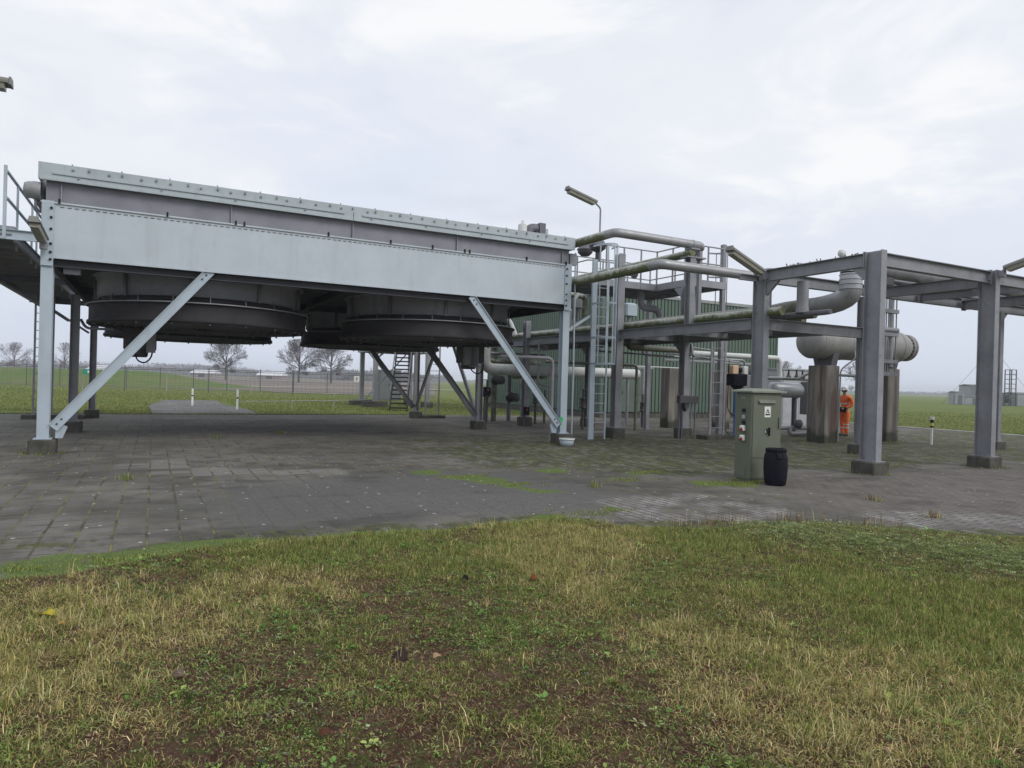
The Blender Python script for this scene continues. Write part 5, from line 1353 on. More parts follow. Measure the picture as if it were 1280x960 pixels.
# ================================================================== HORIZONTAL VESSEL
def vessel():
    y, z, r = 14.7, 3.17, 0.535
    t = thing('pressure_vessel', 'horizontal grey vessel with domed ends lying on two concrete piers', 'vessel', (20.4, y, z))
    pr = [(0.001, -0.30)] + [(r * math.sin(a), -0.30 * math.cos(a)) for a in np.linspace(0.15, PI / 2, 9)] + [(r, 4.0)]
    b = MB(); b.lathe((18.12, y, z), (1, 0, 0), pr, 40); sh = b.build('shell', 'tank_paint', t)
    b = MB()
    for x in (0.02, 1.3, 2.6, 3.9): b.lathe((18.12 + x, y, z), (1, 0, 0), [(r, -0.02), (r + 0.012, -0.015), (r + 0.012, 0.015), (r, 0.02)], 40)
    split_build(b, 'weld_band', 'tank_paint', sh)
    b = MB(); b.lathe((22.12, y, z), (1, 0, 0), [(r, 0), (r * 0.97, 0.16), (r * 0.86, 0.34), (r * 0.76, 0.46), (r * 0.76, 0.50)], 40); b.build('end_cone', 'tank_paint', t)
    b = MB(); b.lathe((22.62, y, z), (1, 0, 0), [(0.36, 0), (0.455, 0.0), (0.455, 0.08), (0.36, 0.08)], 32); b.lathe((22.75, y, z), (1, 0, 0), [(0.36, 0), (0.455, 0.0), (0.455, 0.08), (0.40, 0.13), (0.30, 0.20), (0.16, 0.245), (0.001, 0.26)], 32)
    fl = b.build('end_flange', 'tank_paint', t)
    b = MB()
    for k in range(20):
        a = k * PI / 10; c, s = 0.415 * math.cos(a), 0.415 * math.sin(a)
        b.tube([(22.59, y + c, z + s), (22.86, y + c, z + s)], 0.02, 6)
    split_build(b, 'bolt', 'ink_black', fl)
    for x in (18.78, 21.77):
        b = MB()
        A = [(x - 0.13, y + r * 0.97 * math.sin(a), z - r * 0.97 * math.cos(a)) for a in np.linspace(-0.9, 0.9, 9)]
        lo = [(x - 0.13, y - 0.30, 2.42), (x - 0.13, y + 0.30, 2.42)]
        ring = A[::1] + [lo[1], lo[0]]
        m = len(ring); b.add(ring + [(px + 0.26, py, pz) for (px, py, pz) in ring], [tuple(range(m))[::-1], tuple(range(m, 2 * m))] + [(i, (i + 1) % m, m + (i + 1) % m, m + i) for i in range(m)])
        b.build('saddle', 'galv_dark', t)
    b = MB(); b.tube([(19.95, y - 0.46, z - 0.30), (19.95, y - 0.62, z - 0.42), (19.85, y - 0.62, z - 0.48)], 0.025, 8, 0.05); b.tube([(20.05, y - 0.50, z - 0.2), (20.05, y - 0.72, z - 0.2), (20.05, y - 0.72, z - 0.42), (20.5, y - 0.60, z - 0.45)], 0.022, 8, 0.05)
    b.lathe((20.05, y - 0.72, z - 0.16), (0, 0, 1), [(0.001, 0), (0.06, 0), (0.06, 0.02), (0.001, 0.03)], 12); b.build('drain_valve', 'cladding', t)
    b = MB(); b.tube([(19.42, y - 0.54, z - 0.25), (19.36, y - 0.62, z - 0.5), (18.98, 14.30, 2.3), (18.98, 14.34, 0.05)], 0.022, 8, 0.1); b.build('drain_pipe', 'galv_steel', t)
    b = MB(); b.tube([(19.10, 14.75, 2.7), (19.10, 14.80, 0.0)], 0.05, 8); b.build('drop_pipe', 'galv_dark', t)
vessel()
def bridle():
    t = thing('level_gauge', 'upright level gauge pipework hanging in front of the right part of the vessel', 'gauge', (20.8, 13.95, 2.2))
    b = MB(); b.tube([(20.86, 13.95, 2.45), (20.86, 13.95, 4.75), (20.86, 13.0, 4.75)], 0.085, 12, 0.2); b.build('stand_pipe', 'cladding', t)
    b = MB()
    for x in (20.55, 20.66, 21.05): b.tube([(x, 13.9, 2.2), (x, 13.9, 4.6)], 0.022, 6)
    split_build(b, 'guide_rod', 'galv_steel', t)
    b = MB()
    for z in (2.22, 2.62, 3.48, 4.22): b.box(20.42, 21.10, 13.84, 14.02, z - 0.06, z + 0.06)
    b.tube([(20.3, 13.9, 3.62), (21.1, 13.9, 3.62)], 0.09, 10); b.tube([(20.86, 13.95, 2.5), (20.86, 14.3, 2.75)], 0.05, 8)
    split_build(b, 'clamp', 'rack_steel', t)
bridle()
pipe('pipe', 'slim grey pipe with a kink running behind the left pier of the vessel', [(17.6, 16.0, 1.98), (19.1, 16.0, 2.0), (19.55, 16.0, 2.19), (22.6, 16.0, 2.19), (22.6, 16.0, 0)], 0.05, 'cladding', 'pipe', 0.1)

# ================================================================== SMALL EQUIPMENT
def cabinet():
    x0, x1, y0, y1, zt = 9.25, 9.99, 8.70, 9.08, 1.56
    t = thing('switch_cabinet', 'olive green outdoor switch cabinet with a pale lid and red plug sockets on its side', 'cabinet', (9.62, 8.98, 0))
    b = MB(); b.bbox(x0, x1, y0, y1, 0.05, zt, 0.012); b.box(x0 + 0.03, x1 - 0.03, y0 + 0.03, y1 - 0.03, -0.02, 0.05); b.build('housing', 'cabinet_green', t)
    b = MB(); c = 0.06
    b.add([(x0 - c, y0 - c, zt + .002), (x1 + c, y0 - c, zt + .002), (x1 + c, y1 + c, zt + .002), (x0 - c, y1 + c, zt + .002),
           (x0 - c, y0 - c, zt + .03), (x1 + c, y0 - c, zt + .03), (x1 + c, y1 + c, zt + .03), (x0 - c, y1 + c, zt + .03),
           (x0 + .15, (y0 + y1) / 2 - .06, zt + .075), (x1 - .15, (y0 + y1) / 2 - .06, zt + .075), (x1 - .15, (y0 + y1) / 2 + .08, zt + .075), (x0 + .15, (y0 + y1) / 2 + .08, zt + .075)],
          [(3, 2, 1, 0), (0, 1, 5, 4), (1, 2, 6, 5), (2, 3, 7, 6), (3, 0, 4, 7), (4, 5, 9, 8), (5, 6, 10, 9), (6, 7, 11, 10), (7, 4, 8, 11), (8, 9, 10, 11)])
    b.build('lid', 'cabinet_lid', t)
    b = MB(); b.box(x0 + 0.03, x1 - 0.03, y0 - 0.012, y0 - 0.002, 0.42, zt - 0.05); d = b.build('door', 'cabinet_green', t)
    b = MB(); b.box(x0 + 0.02, x1 - 0.03, y0 - 0.009, y0 - 0.002, 0.07, 0.40); b.build('lower_panel', 'cabinet_green', t)
    b = MB(); b.add([(9.40, y0 - 0.013, 1.44), (9.80, y0 - 0.013, 1.44), (9.80, y0 - 0.05, 1.38), (9.40, y0 - 0.05, 1.38), (9.40, y0 - 0.013, 1.37), (9.80, y0 - 0.013, 1.37)],
                    [(0, 1, 2, 3), (3, 2, 5, 4), (0, 3, 4), (1, 5, 2)]); b.build('vent_hood', 'cabinet_green', d)
    b = MB(); b.box(9.55, 9.70, y0 - 0.0165, y0 - 0.0125, 1.13, 1.32); s = b.build('warning_label', 'white_paint', d)
    b = MB(); y = y0 - 0.0195
    b.add([(9.60, y, 1.235), (9.65, y, 1.235), (9.625, y, 1.285)], [(0, 1, 2)]); b.add([(9.585, y, 1.205), (9.61, y, 1.205), (9.605, y, 1.23), (9.59, y, 1.23)], [(0, 1, 2, 3)]); b.add([(9.63, y, 1.205), (9.665, y, 1.205), (9.66, y, 1.23), (9.635, y, 1.23)], [(0, 1, 2, 3)])
    b.box(9.57, 9.68, y, y + 0.002, 1.165, 1.19); b.build('symbol', 'ink_black', s)
    b = MB(); b.box(9.60, 9.625, y0 - 0.04, y0 - 0.0125, 0.84, 0.92); b.box(9.66, 9.672, y0 - 0.045, y0 - 0.0125, 0.80, 0.95); b.build('handle', 'ink_black', d)
    b = MB(); b.box(9.57, 9.60, y0 - 0.022, y0 - 0.0125, 0.85, 0.90); b.build('lock_plate', 'grey_case', d)
    b = MB(); b.box(9.90, 9.955, y0 - 0.03, y0 - 0.0125, 0.93, 1.13); b.build('hinge_cover', 'cabinet_green', d)
    for z in (0.93, 0.76):
        b = MB(); b.bbox(x0 - 0.07, x0 - 0.002, 8.82, 8.91, z - 0.045, z + 0.05, 0.012); k = b.build('plug_socket', 'white_paint', t)
        b = MB(); b.lathe((x0 - 0.05, 8.865, z - 0.01), (-0.85, -0.35, -0.4), [(0.026, 0), (0.030, 0.012), (0.030, 0.05), (0.022, 0.052), (0.001, 0.045)], 14); b.build('socket_lid', 'sign_red', k)
    for z, m in ((1.245, 'ink_black'), (1.13, 'grey_case'), (1.03, 'ink_black')):
        b = MB(); b.bbox(x0 - 0.03, x0 - 0.002, 8.83, 8.90, z - 0.03, z + 0.03, 0.008); b.build('socket_cover', m, t)
    b = MB(); b.box(x0 - 0.006, x0 - 0.002, 8.84, 8.94, 1.45, 1.475); b.build('name_plate', 'cabinet_lid', t)
    b = MB(); b.box(x0 - 0.008, x0 - 0.002, 8.80, 8.97, 0.10, 0.26); b.build('cable_flap', 'cabinet_green', t)
cabinet()

def drum():
    x, y = 9.40, 8.28
    t = thing('plastic_drum', 'black plastic drum with a ribbed lid standing in front of the green cabinet', 'drum', (x, y, 0))
    b = MB(); b.lathe((x, y, 0.008), (0, 0, 1), [(0.001, 0), (0.155, 0), (0.172, 0.02), (0.186, 0.12), (0.196, 0.28), (0.194, 0.42), (0.184, 0.50), (0.158, 0.565), (0.150, 0.575), (0.150, 0.60), (0.001, 0.60)], 36)
    d = b.build('drum_body', 'black_plastic', t)
    b = MB(); b.lathe((x, y, 0.56), (0, 0, 1), [(0.152, 0.0), (0.166, 0.005), (0.166, 0.055), (0.158, 0.066), (0.135, 0.066), (0.130, 0.052), (0.001, 0.052)], 36)
    for k in range(28):
        a = k * 2 * PI / 28; b.bar((x + 0.167 * math.cos(a), y + 0.167 * math.sin(a), 0.568), (x + 0.167 * math.cos(a), y + 0.167 * math.sin(a), 0.612), 0.012, 0.006, (math.cos(a), math.sin(a), 0))
    b.build('lid', 'black_plastic', t)
    for a in (-2.0, 1.14):
        c, s = math.cos(a), math.sin(a); u = V3((-s, c, 0)); o = V3((x + 0.155 * c, y + 0.155 * s, 0.575)); b = MB()
        b.tube([o + u * 0.05, o + u * 0.05 + V3((0.04 * c, 0.04 * s, -0.10)), o - u * 0.05 + V3((0.04 * c, 0.04 * s, -0.10)), o - u * 0.05], 0.014, 8, 0.03); b.build('grip', 'black_plastic', t)
drum()

def control_box():
    t = thing('control_box', 'black instrument box on blue legs with an orange and a white case on top', 'control box', (17.4, 17.1, 0))
    for x in (17.36, 17.58):
        b = MB(); b.bar((x, 17.05, 0), (x, 17.05, 1.75), 0.07, 0.07); b.build('leg', 'blue_paint', t)
    b = MB(); b.box(17.40, 17.54, 17.03, 17.07, 1.0, 1.06); b.box(17.25, 17.7, 16.95, 17.2, 0.0, 0.02); split_build(b, 'cross_bar', 'blue_paint', t)
    b = MB(); b.bbox(17.10, 17.75, 16.9, 17.25, 1.72, 2.12, 0.03); b.lathe((17.42, 17.05, 1.60), (0, 0, 1), [(0.12, 0), (0.22, 0.12)], 14); b.build('housing', 'black_plastic', t)
    b = MB(); b.bbox(17.12, 17.38, 16.95, 17.15, 2.122, 2.40, 0.02); b.build('instrument_case', 'orange_case', t)
    b = MB(); b.bbox(17.62, 17.82, 16.95, 17.15, 2.122, 2.38, 0.02); b.build('instrument_case', 'white_paint', t)
    b = MB(); b.lathe((17.5, 17.0, 2.25), (0, -1, 0), [(0.07, -0.1), (0.09, 0), (0.001, 0.02)], 12); b.box(17.47, 17.53, 17.0, 17.1, 2.122, 2.25); b.build('gauge', 'ink_black', t)
    b = MB(); b.tube([(17.08, 17.1, 2.6), (17.05, 17.1, 1.0), (17.1, 17.0, 0.75), (17.3, 17.0, 0.7)], 0.015, 6, 0.1); b.build('cable', 'black_plastic', t)
control_box()

def wall_box():
    t = thing('junction_box', 'black junction box with conduits strapped to a rack column', 'junction box', (14.93, 16.6, 1.2))
    b = MB(); b.bbox(14.50, 15.30, 16.52, 16.70, 1.12, 1.36, 0.015); b.build('housing', 'dark_steel', t)
    b = MB()
    for x in (14.56, 14.68, 15.2): b.tube([(x, 16.62, 1.12), (x, 16.62, 0.0)], 0.025, 8)
    split_build(b, 'conduit', 'galv_dark', t)
    b = MB(); b.tube([(14.62, 16.5, 1.12), (14.60, 16.46, 0.95), (14.66, 16.46, 0.9)], 0.05, 8, 0.04); b.build('cable_gland', 'black_plastic', t)
wall_box()

def post_box(label, x, y, h=1.35):
    t = thing('push_button_post', label, 'post', (x, y, 0))
    b = MB(); b.bar((x, y, 0), (x, y, h), 0.07, 0.07); b.build('post', 'dark_steel', t)
    b = MB(); b.bbox(x - 0.06, x + 0.16, y - 0.12, y - 0.037, h - 0.32, h - 0.02, 0.01); b.build('button_box', 'black_plastic', t)
    b = MB(); b.lathe((x + 0.05, y - 0.122, h - 0.12), (0, -1, 0), [(0.03, 0), (0.03, 0.02), (0.001, 0.025)], 10); b.build('push_button', 'sign_red', t)
post_box('dark push button post by the middle right leg of the cooler', 10.2, 21.6, 1.45)
post_box('short dark push button post at the foot of the rear rack column', 12.15, 22.3, 0.75)

def valve(label, x, y, z, h=0.5):
    t = thing('gate_valve', label, 'valve', (x, y, z))
    b = MB(); b.tube([(x, y, 0), (x, y, z - 0.16)], 0.05, 10); b.lathe((x, y, z), (0, 0, 1), [(0.05, -0.2), (0.13, -0.18), (0.13, -0.14), (0.08, -0.12), (0.11, 0), (0.08, 0.12), (0.12, 0.14), (0.12, 0.18), (0.05, 0.2), (0.03, h)], 16); b.build('valve_body', 'dark_steel', t)
    b = MB(); b.tube([(x + 0.17 * math.cos(a), y + 0.17 * math.sin(a), z + h) for a in np.linspace(0, 2 * PI, 21)], 0.016, 6, caps=False); b.bar((x - 0.17, y, z + h), (x + 0.17, y, z + h), 0.02, 0.02); b.bar((x, y - 0.17, z + h), (x, y + 0.17, z + h), 0.02, 0.02); b.build('handwheel', 'rack_steel', t)
valve('dark gate valve standing between the T shaped stand and the brown stained pier', 16.9, 21.4, 0.8)
valve('dark gate valve in the shade just right of the rear rack column', 13.35, 23.6, 1.0)
valve('dark gate valve in the shade behind the right front leg of the cooler', 14.0, 24.0, 0.85)
valve('dark gate valve between the caged ladder and the rack column behind it', 13.6, 20.6, 0.95)
valve('dark gate valve left of the rear rack column near the hall wall', 11.7, 24.6, 1.2)

def skid():
    t = thing('pump_skid', 'small skid of pipes, valves and a silver drum behind the green cabinet', 'skid', (20.0, 17.0, 0))
    b = MB(); b.lathe((19.0, 17.05, 1.62), (1, 0, 0), [(0.001, 0), (0.2, 0.03), (0.27, 0.12), (0.27, 1.35), (0.2, 1.47), (0.001, 1.52)], 24); b.build('drum', 'cladding_bright', t)
    for x in (19.35, 20.2):
        b = MB(); b.ibeam((x, 17.05, 0), (x, 17.05, 1.38), 0.14, 0.1, (0, 1, 0)); b.build('leg', 'galv_dark', t)
    b = MB(); b.tube([(18.3, 16.9, 2.02), (22.2, 16.9, 2.02)], 0.06, 10); b.tube([(18.2, 16.8, 0.32), (20.9, 16.8, 0.30), (20.9, 16.8, 0.9)], 0.075, 10, 0.15); b.tube([(20.75, 16.9, 2.02), (20.75, 16.9, 0.3)], 0.05, 8); b.tube([(19.6, 16.7, 0.32), (19.6, 16.7, 0.12), (21.3, 16.7, 0.12)], 0.08, 10, 0.1)
    b.build('pipework', 'cladding', t)
    b = MB(); b.bbox(21.0, 21.9, 16.95, 17.5, 0.75, 1.95, 0.03); b.build('motor_housing', 'kiosk_grey', t)
    b = MB(); b.lathe((18.05, 17.1, 2.15), (0.55, -0.2, 0.8), [(0.001, 0), (0.13, 0), (0.13, 0.45), (0.15, 0.46), (0.15, 0.55), (0.001, 0.56)], 16); b.build('filter_body', 'cladding', t)
    b = MB()
    for x in (18.6, 19.7, 20.1, 20.4, 21.2, 21.6):
        b.tube([(x, 16.9, 2.05), (x, 16.9, 2.28)], 0.02, 6); b.lathe((x, 16.9, 2.1), (0, 0, 1), [(0.06, -0.08), (0.09, -0.06), (0.09, 0.0), (0.05, 0.04), (0.02, 0.2), (0.09, 0.21), (0.09, 0.23), (0.001, 0.24)], 10)
    split_build(b, 'valve', 'dark_steel', t)
    b = MB(); b.bbox(18.0, 18.55, 17.3, 17.5, 1.25, 2.10, 0.02); b.build('gauge_panel', 'grey_case', t)
    b = MB(); b.lathe((19.9, 16.6, 0.45), (0, -1, 0), [(0.12, -0.1), (0.16, 0), (0.16, 0.06), (0.08, 0.1), (0.001, 0.12)], 14); b.build('pump_casing', 'dark_steel', t)
skid()
def kiosk(label, x0, x1, y0, y1, h, mat='kiosk_grey'):
    t = thing('kiosk', label, 'kiosk', ((x0 + x1) / 2, (y0 + y1) / 2, 0))
    b = MB(); b.bbox(x0, x1, y0, y1, 0, h, 0.02); b.build('housing', mat, t)
    b = MB(); b.box(x0 - 0.05, x1 + 0.05, y0 - 0.05, y1 + 0.05, h + 0.002, h + 0.07); b.build('roof', 'shed_grey', t)
    xm = (x0 + x1) / 2
    for a, c in ((x0 + 0.05, xm - 0.01), (xm + 0.01, x1 - 0.05)):
        b = MB(); b.box(a, c, y0 - 0.02, y0 - 0.003, 0.12, h - 0.08); d = b.build('door', mat, t)
        b = MB(); b.box(c - 0.10, c - 0.06, y0 - 0.05, y0 - 0.022, h * 0.5, h * 0.56); b.build('handle', 'ink_black', d)
kiosk('grey equipment kiosk behind the pump skid, right of the hall', 24.8, 26.9, 21.6, 22.8, 2.52, 'grey_case')
kiosk('dark grey double door kiosk on the grass behind the steel stairs', 15.2, 16.9, 51.0, 52.2, 2.25)

# ------------------------------------------------------------------ far stairs and platform
def stair_tower():
    t = thing('stair_platform', 'far steel platform on posts with open stairs behind the cooler', 'stairs', (12.9, 38, 0))
    for (x, y) in ((11.4, 39.1), (14.5, 38.8), (11.4, 42), (14.5, 42)):
        b = MB(); b.bar((x, y, 0.3), (x, y, 3.3), 0.24, 0.24); c = b.build('column', 'galv_steel', t)
        b = MB(); b.bbox(x - 0.7 if x < 12 else x - 0.3, x + 0.7 if x < 12 else x + 0.3, y - 0.3, y + 0.3, -0.03, 0.3, 0.02); b.build('footing', 'foot_concrete', c)
    b = MB(); b.box(11.2, 14.7, 38.7, 42.2, 3.40, 3.44)
    for p, q in (((11.2, 38.7), (14.7, 38.7)), ((14.7, 38.7), (14.7, 42.2)), ((11.2, 38.7), (11.2, 42.2)), ((11.2, 42.2), (14.7, 42.2))): b.bar((*p, 3.3), (*q, 3.3), 0.1, 0.2)
    b.bar((11.4, 39.0, 2.75), (11.95, 39.0, 3.25), 0.1, 0.1)
    b.build('floor_frame', 'galv_steel', t)
    B0, B1 = V3((11.25, 34.3, 0.0)), V3((13.0, 38.6, 3.42)); d = V3((B1.x - B0.x, B1.y - B0.y, 0)).normalized(); s = V3((d.y, -d.x, 0)) * 0.45
    for sg in (-1, 1):
        b = MB(); b.bar(B0 + s * sg, B1 + s * sg, 0.05, 0.22); b.build('stringer', 'ink_black', t)
        b = MB(); h = V3((0, 0, 1.0)); b.tube([B0 + s * sg + h, B1 + s * sg + h], 0.03, 6)
        for f in (0.05, 0.35, 0.65, 0.95): p = B0.lerp(B1, f) + s * sg; b.tube([p, p + h], 0.022, 6)
        b.build('handrail', 'galv_dark', t)
    b = MB()
    for k in range(15):
        p = B0.lerp(B1, (k + 0.7) / 15.0); q = s * 0.95; e = d * 0.13
        b.add([p - q - e, p + q - e, p + q + e, p - q + e, p - q - e - V3((0, 0, .07)), p + q - e - V3((0, 0, .07)), p + q + e - V3((0, 0, .07)), p - q + e - V3((0, 0, .07))],
              [(0, 1, 2, 3), (7, 6, 5, 4), (0, 4, 5, 1), (1, 5, 6, 2), (2, 6, 7, 3), (3, 7, 4, 0)])
    split_build(b, 'tread', 'ink_black', t)
    hrail(t, [(13.9, 38.7), (14.7, 38.7), (14.7, 42.2), (11.2, 42.2), (11.2, 38.7), (12.2, 38.7)], 3.44, [(14.7, 38.7), (14.7, 40.5), (14.7, 42.2), (13, 42.2), (11.2, 42.2), (11.2, 40.5), (11.2, 38.7)])
    for sg in (-1, 1):
        b = MB(); b.bar((13.0 + sg * 1.5, 42.0, 0.2), (13.0 - sg * 1.2, 42.0, 3.2), 0.10, 0.06); b.build('brace', 'galv_steel', t)
stair_tower()

# ================================================================== PERSON
def skin_obj(name, chains, mat, parent=None, sub=2, loc=(0, 0, 0)):
    """chains: list of lists of ((x,y,z), (rx,ry)); a chain starting with an int joins an existing vertex"""
    vs = []; es = []; rad = []
    for ch in chains:
        prev = None
        for e in ch:
            if isinstance(e, int): prev = e; continue
            vs.append(e[0]); rad.append(e[1]); i = len(vs) - 1
            if prev is not None: es.append((prev, i))
            prev = i
    me = bpy.data.meshes.new(name); me.from_pydata(vs, es, []); o = bpy.data.objects.new(name, me); COL.objects.link(o)
    sk = o.modifiers.new('Skin', 'SKIN'); sk.use_smooth_shade = True
    sb = o.modifiers.new('Subdivision', 'SUBSURF'); sb.levels = sub; sb.render_levels = sub
    for i, r in enumerate(rad):
        d = me.skin_vertices[0].data[i]; d.radius = r if isinstance(r, tuple) else (r, r); d.use_root = (i == 0)
    dg = bpy.context.evaluated_depsgraph_get(); dg.update()
    m2 = bpy.data.meshes.new_from_object(o.evaluated_get(dg)); m2.name = name
    o.modifiers.clear(); o.data = m2; bpy.data.meshes.remove(me)
    m2.materials.clear(); m2.materials.append(MATS[mat]); m2.polygons.foreach_set('use_smooth', [True] * len(m2.polygons))
    o.location = loc; o.parent = parent
    return o

def person():
    # local frame: +x is forward (the way the figure faces), z up
    L = (22.48, 16.72, 0.0)
    # one continuous body: pelvis root, spine, neck, head, arms with fingers, legs
    ch = [[((0, 0, 0.95), (.13, .10)), ((0, 0, 1.12), (.125, .10)), ((-.01, 0, 1.30), (.14, .105)), ((0, 0, 1.44), (.12, .09)), ((.03, 0, 1.53), (.055, .055)), ((.055, 0, 1.60), (.07, .072)), ((.07, 0, 1.68), (.085, .095)), ((.065, 0, 1.755), (.06, .065))]]
    nxt = 8
    hands = []
    for s, elbow, wrist in ((1, (-.02, .27, 1.14), (.20, .13, 1.02)), (-1, (-.03, -.28, 1.14), (.17, -.16, 1.00))):
        ch.append([3, ((0, s * .19, 1.42), (.065, .065)), (elbow, (.046, .046)), (wrist, (.030, .028)), ((wrist[0] + .07, wrist[1] - s * .02, wrist[2] - .015), (.036, .018))])
        h = nxt + 3; nxt += 4
        bx, by, bz = wrist[0] + .07, wrist[1] - s * .02, wrist[2] - .015
        for k, (oz, l) in enumerate(((.028, .062), (.010, .072), (-.009, .068), (-.027, .052))):
            ch.append([h, ((bx + .035, by, bz + oz), .009), ((bx + .035 + l * .6, by - s * .008, bz + oz - .004), .0085), ((bx + .03 + l * .85, by - s * .035, bz + oz - .008), .007)]); nxt += 3
        ch.append([h, ((bx - .005, by - s * .028, bz + .032), .011), ((bx + .03, by - s * .05, bz + .045), .009)]); nxt += 2
    for s, fx in ((1, .07), (-1, -.06)):
        ch.append([0, ((fx * .2, s * .10, .86), (.098, .095)), ((fx * .6 + .02, s * .105, .50), (.062, .06)), ((fx, s * .11, .28), (.056, .055)), ((fx - .02, s * .115, .09), (.036, .036)), ((fx + .06, s * .125, .045), (.04, .035)), ((fx + .17, s * .135, .035), (.035, .025))])
    b = skin_obj('person', ch, 'skin', None, 2, L)
    ang = math.atan2(-0.12, -0.99)                      # faces left and a little towards the viewpoint
    b.rotation_euler = (0, 0, ang)
    props(b, 'person in orange workwear and a white hard hat looking down at a dark folder', 'person')
    jk = [[((0, 0, 0.90), (.165, .135)), ((0, 0, 1.06), (.16, .135)), ((-.01, 0, 1.28), (.172, .14)), ((0, 0, 1.43), (.145, .115)), ((.015, 0, 1.50), (.085, .085))]]
    for s, elbow, wrist in ((1, (-.02, .27, 1.14), (.18, .142, 1.025)), (-1, (-.03, -.28, 1.14), (.15, -.172, 1.005))):
        jk.append([3, ((0, s * .19, 1.415), (.092, .09)), ((-.012, s * .24, 1.27), (.075, .075)), (elbow, (.068, .066)), (wrist, (.046, .044))])
    j = skin_obj('jacket', jk, 'orange_fabric', b); 
    tr = [[((0, 0, 0.98), (.145, .12)), ((0, 0, 0.90), (.14, .12))]]
    for s, fx in ((1, .07), (-1, -.06)):
        tr.append([1, ((fx * .2, s * .10, .80), (.118, .115)), ((fx * .6 + .02, s * .105, .50), (.088, .085)), ((fx, s * .11, .28), (.082, .08)), ((fx - .015, s * .115, .075), (.072, .07))])
    skin_obj('trousers', tr, 'orange_fabric', b)
    for s, fx in ((1, .07), (-1, -.06)):
        skin_obj('boot', [[((fx - .055, s * .115, .055), (.05, .045)), ((fx + .06, s * .125, .05), (.055, .042)), ((fx + .19, s * .135, .042), (.045, .034))], [0, ((fx - .03, s * .115, .13), (.055, .05))]], 'boot_black', b)
        m = MB()
        for z in (.30, .42): m.lathe((fx * (0.85 if z > .4 else 1) + .002, s * .109, z - .025), (0, 0, 1), [(.086, 0), (.090, .002), (.090, .048), (.086, .05)], 20)
        o = m.build('reflective_band', 'reflective_tape'); o.parent = b
    m = MB()
    for z in (1.02, 1.16):
        vs = []
        for zz in (z, z + .05): vs += [(.170 * math.cos(a) * 0.97 - .005, .172 * math.sin(a) * 1.0, zz) for a in np.linspace(0, 2 * PI, 29)[:-1]]
        m.add(vs, [(i, (i + 1) % 28, 28 + (i + 1) % 28, 28 + i) for i in range(28)], True)
    o = m.build('reflective_band', 'reflective_tape'); o.parent = b
    # head details: face, ears, hair, hard hat (head tilted down)
    m = MB(); m.lathe((.055, 0, 1.70), (0.25, 0, 1), [(.118, 0.0), (.120, .02), (.118, .06), (.100, .105), (.06, .135), (.001, .145)], 24)
    m.lathe((.075, 0, 1.705), (0.25, 0, 1), [(.118, 0), (.138, -.006), (.138, .004), (.118, .012)], 24); m.box(.16, .215, -.07, .07, 1.672, 1.684); o = m.build('hard_hat', 'helmet_white'); o.parent = b
    m = MB(); m.lathe((.045, 0, 1.655), (0.1, 0, 1), [(.088, -.03), (.098, 0), (.101, .05)], 20); o = m.build('hair', 'hair_brown'); o.parent = b
    m = MB()
    for s in (-1, 1): m.lathe((.142, s * .034, 1.668), (1, 0, 0), [(.011, 0), (.008, .008), (.001, .010)], 8)
    m.box(.148, .155, -.024, .024, 1.612, 1.620); o = m.build('facial_features', 'boot_black'); o.parent = b
    m = MB(); m.add([(.150, -.014, 1.64), (.150, .014, 1.64), (.176, 0, 1.635), (.148, 0, 1.675)], [(0, 1, 2), (0, 2, 3), (1, 3, 2), (0, 3, 1)])
    for s in (-1, 1): m.lathe((.06, s * .088, 1.652), (0, s, 0), [(.028, 0), (.03, .012), (.001, .018)], 10)
    o = m.build('nose_and_ears', 'skin'); o.parent = b
    # the folder in the hands
    t = thing('document_folder', 'dark folder held in front of the person in orange', 'folder', L); t.rotation_euler = (0, 0, ang)
    m = MB(); m.bbox(.235, .275, -.20, .20, .88, 1.06, .01); o = m.build('cover', 'ink_black'); o.parent = t
    m = MB(); m.box(.242, .268, -.19, .19, 1.061, 1.068); o = m.build('sheets', 'grey_case'); o.parent = t
person()

# ================================================================== POSTS, FENCES, SIGNS
def marker_post():
    x, y = 22.1, 13.3
    t = thing('marker_post', 'white marker post with black and yellow bands at the right side of the yard', 'post', (x, y, 0))
    b = MB(); b.bar((x, y, 0), (x, y, 0.55), 0.055, 0.055); b.build('post', 'white_paint', t)
    for z0, z1, m in ((0.552, 0.60, 'ink_black'), (0.602, 0.70, 'yellow_paint'), (0.702, 0.80, 'ink_black')):
        b = MB(); b.bar((x, y, z0), (x, y, z1), 0.075, 0.075); b.build('band', m, t)
    b = MB(); b.bbox(x - 0.05, x + 0.05, y - 0.05, y + 0.05, 0.802, 0.90, 0.01); b.build('cap', 'white_paint', t)
marker_post()
for i, (x, y, h, lb) in enumerate(((1.75, 38.2, 0.86, 'left one of two white posts at the far slab path'), (3.46, 34.2, 0.93, 'right one of two white posts at the far slab path'))):
    t = thing('barrier_post', lb, 'post', (x, y, 0), 'white posts by the far path')
    b = MB(); b.bar((x, y, -0.03), (x, y, h), 0.09, 0.09); b.build('post', 'white_paint', t)
    b = MB(); b.box(x - 0.047, x + 0.047, y - 0.047, y + 0.047, h * 0.55, h * 0.62); b.build('band', 'ink_black', t)
t = thing('low_barrier', 'low white rail running right from the white posts over the grass', 'barrier', (3.6, 34.4, 0))
b = MB(); b.tube([(3.6, 34.4, 0.36), (11.2, 39.5, 0.36)], 0.022, 8); b.build('rail', 'fence_pale', t)
b = MB()
for f in (0.35, 0.68, 1.0): b.bar((3.6 + 7.6 * f, 34.4 + 5.1 * f, -0.03), (3.6 + 7.6 * f, 34.4 + 5.1 * f, 0.36), 0.05, 0.05)
split_build(b, 'rail_post', 'fence_pale', t)

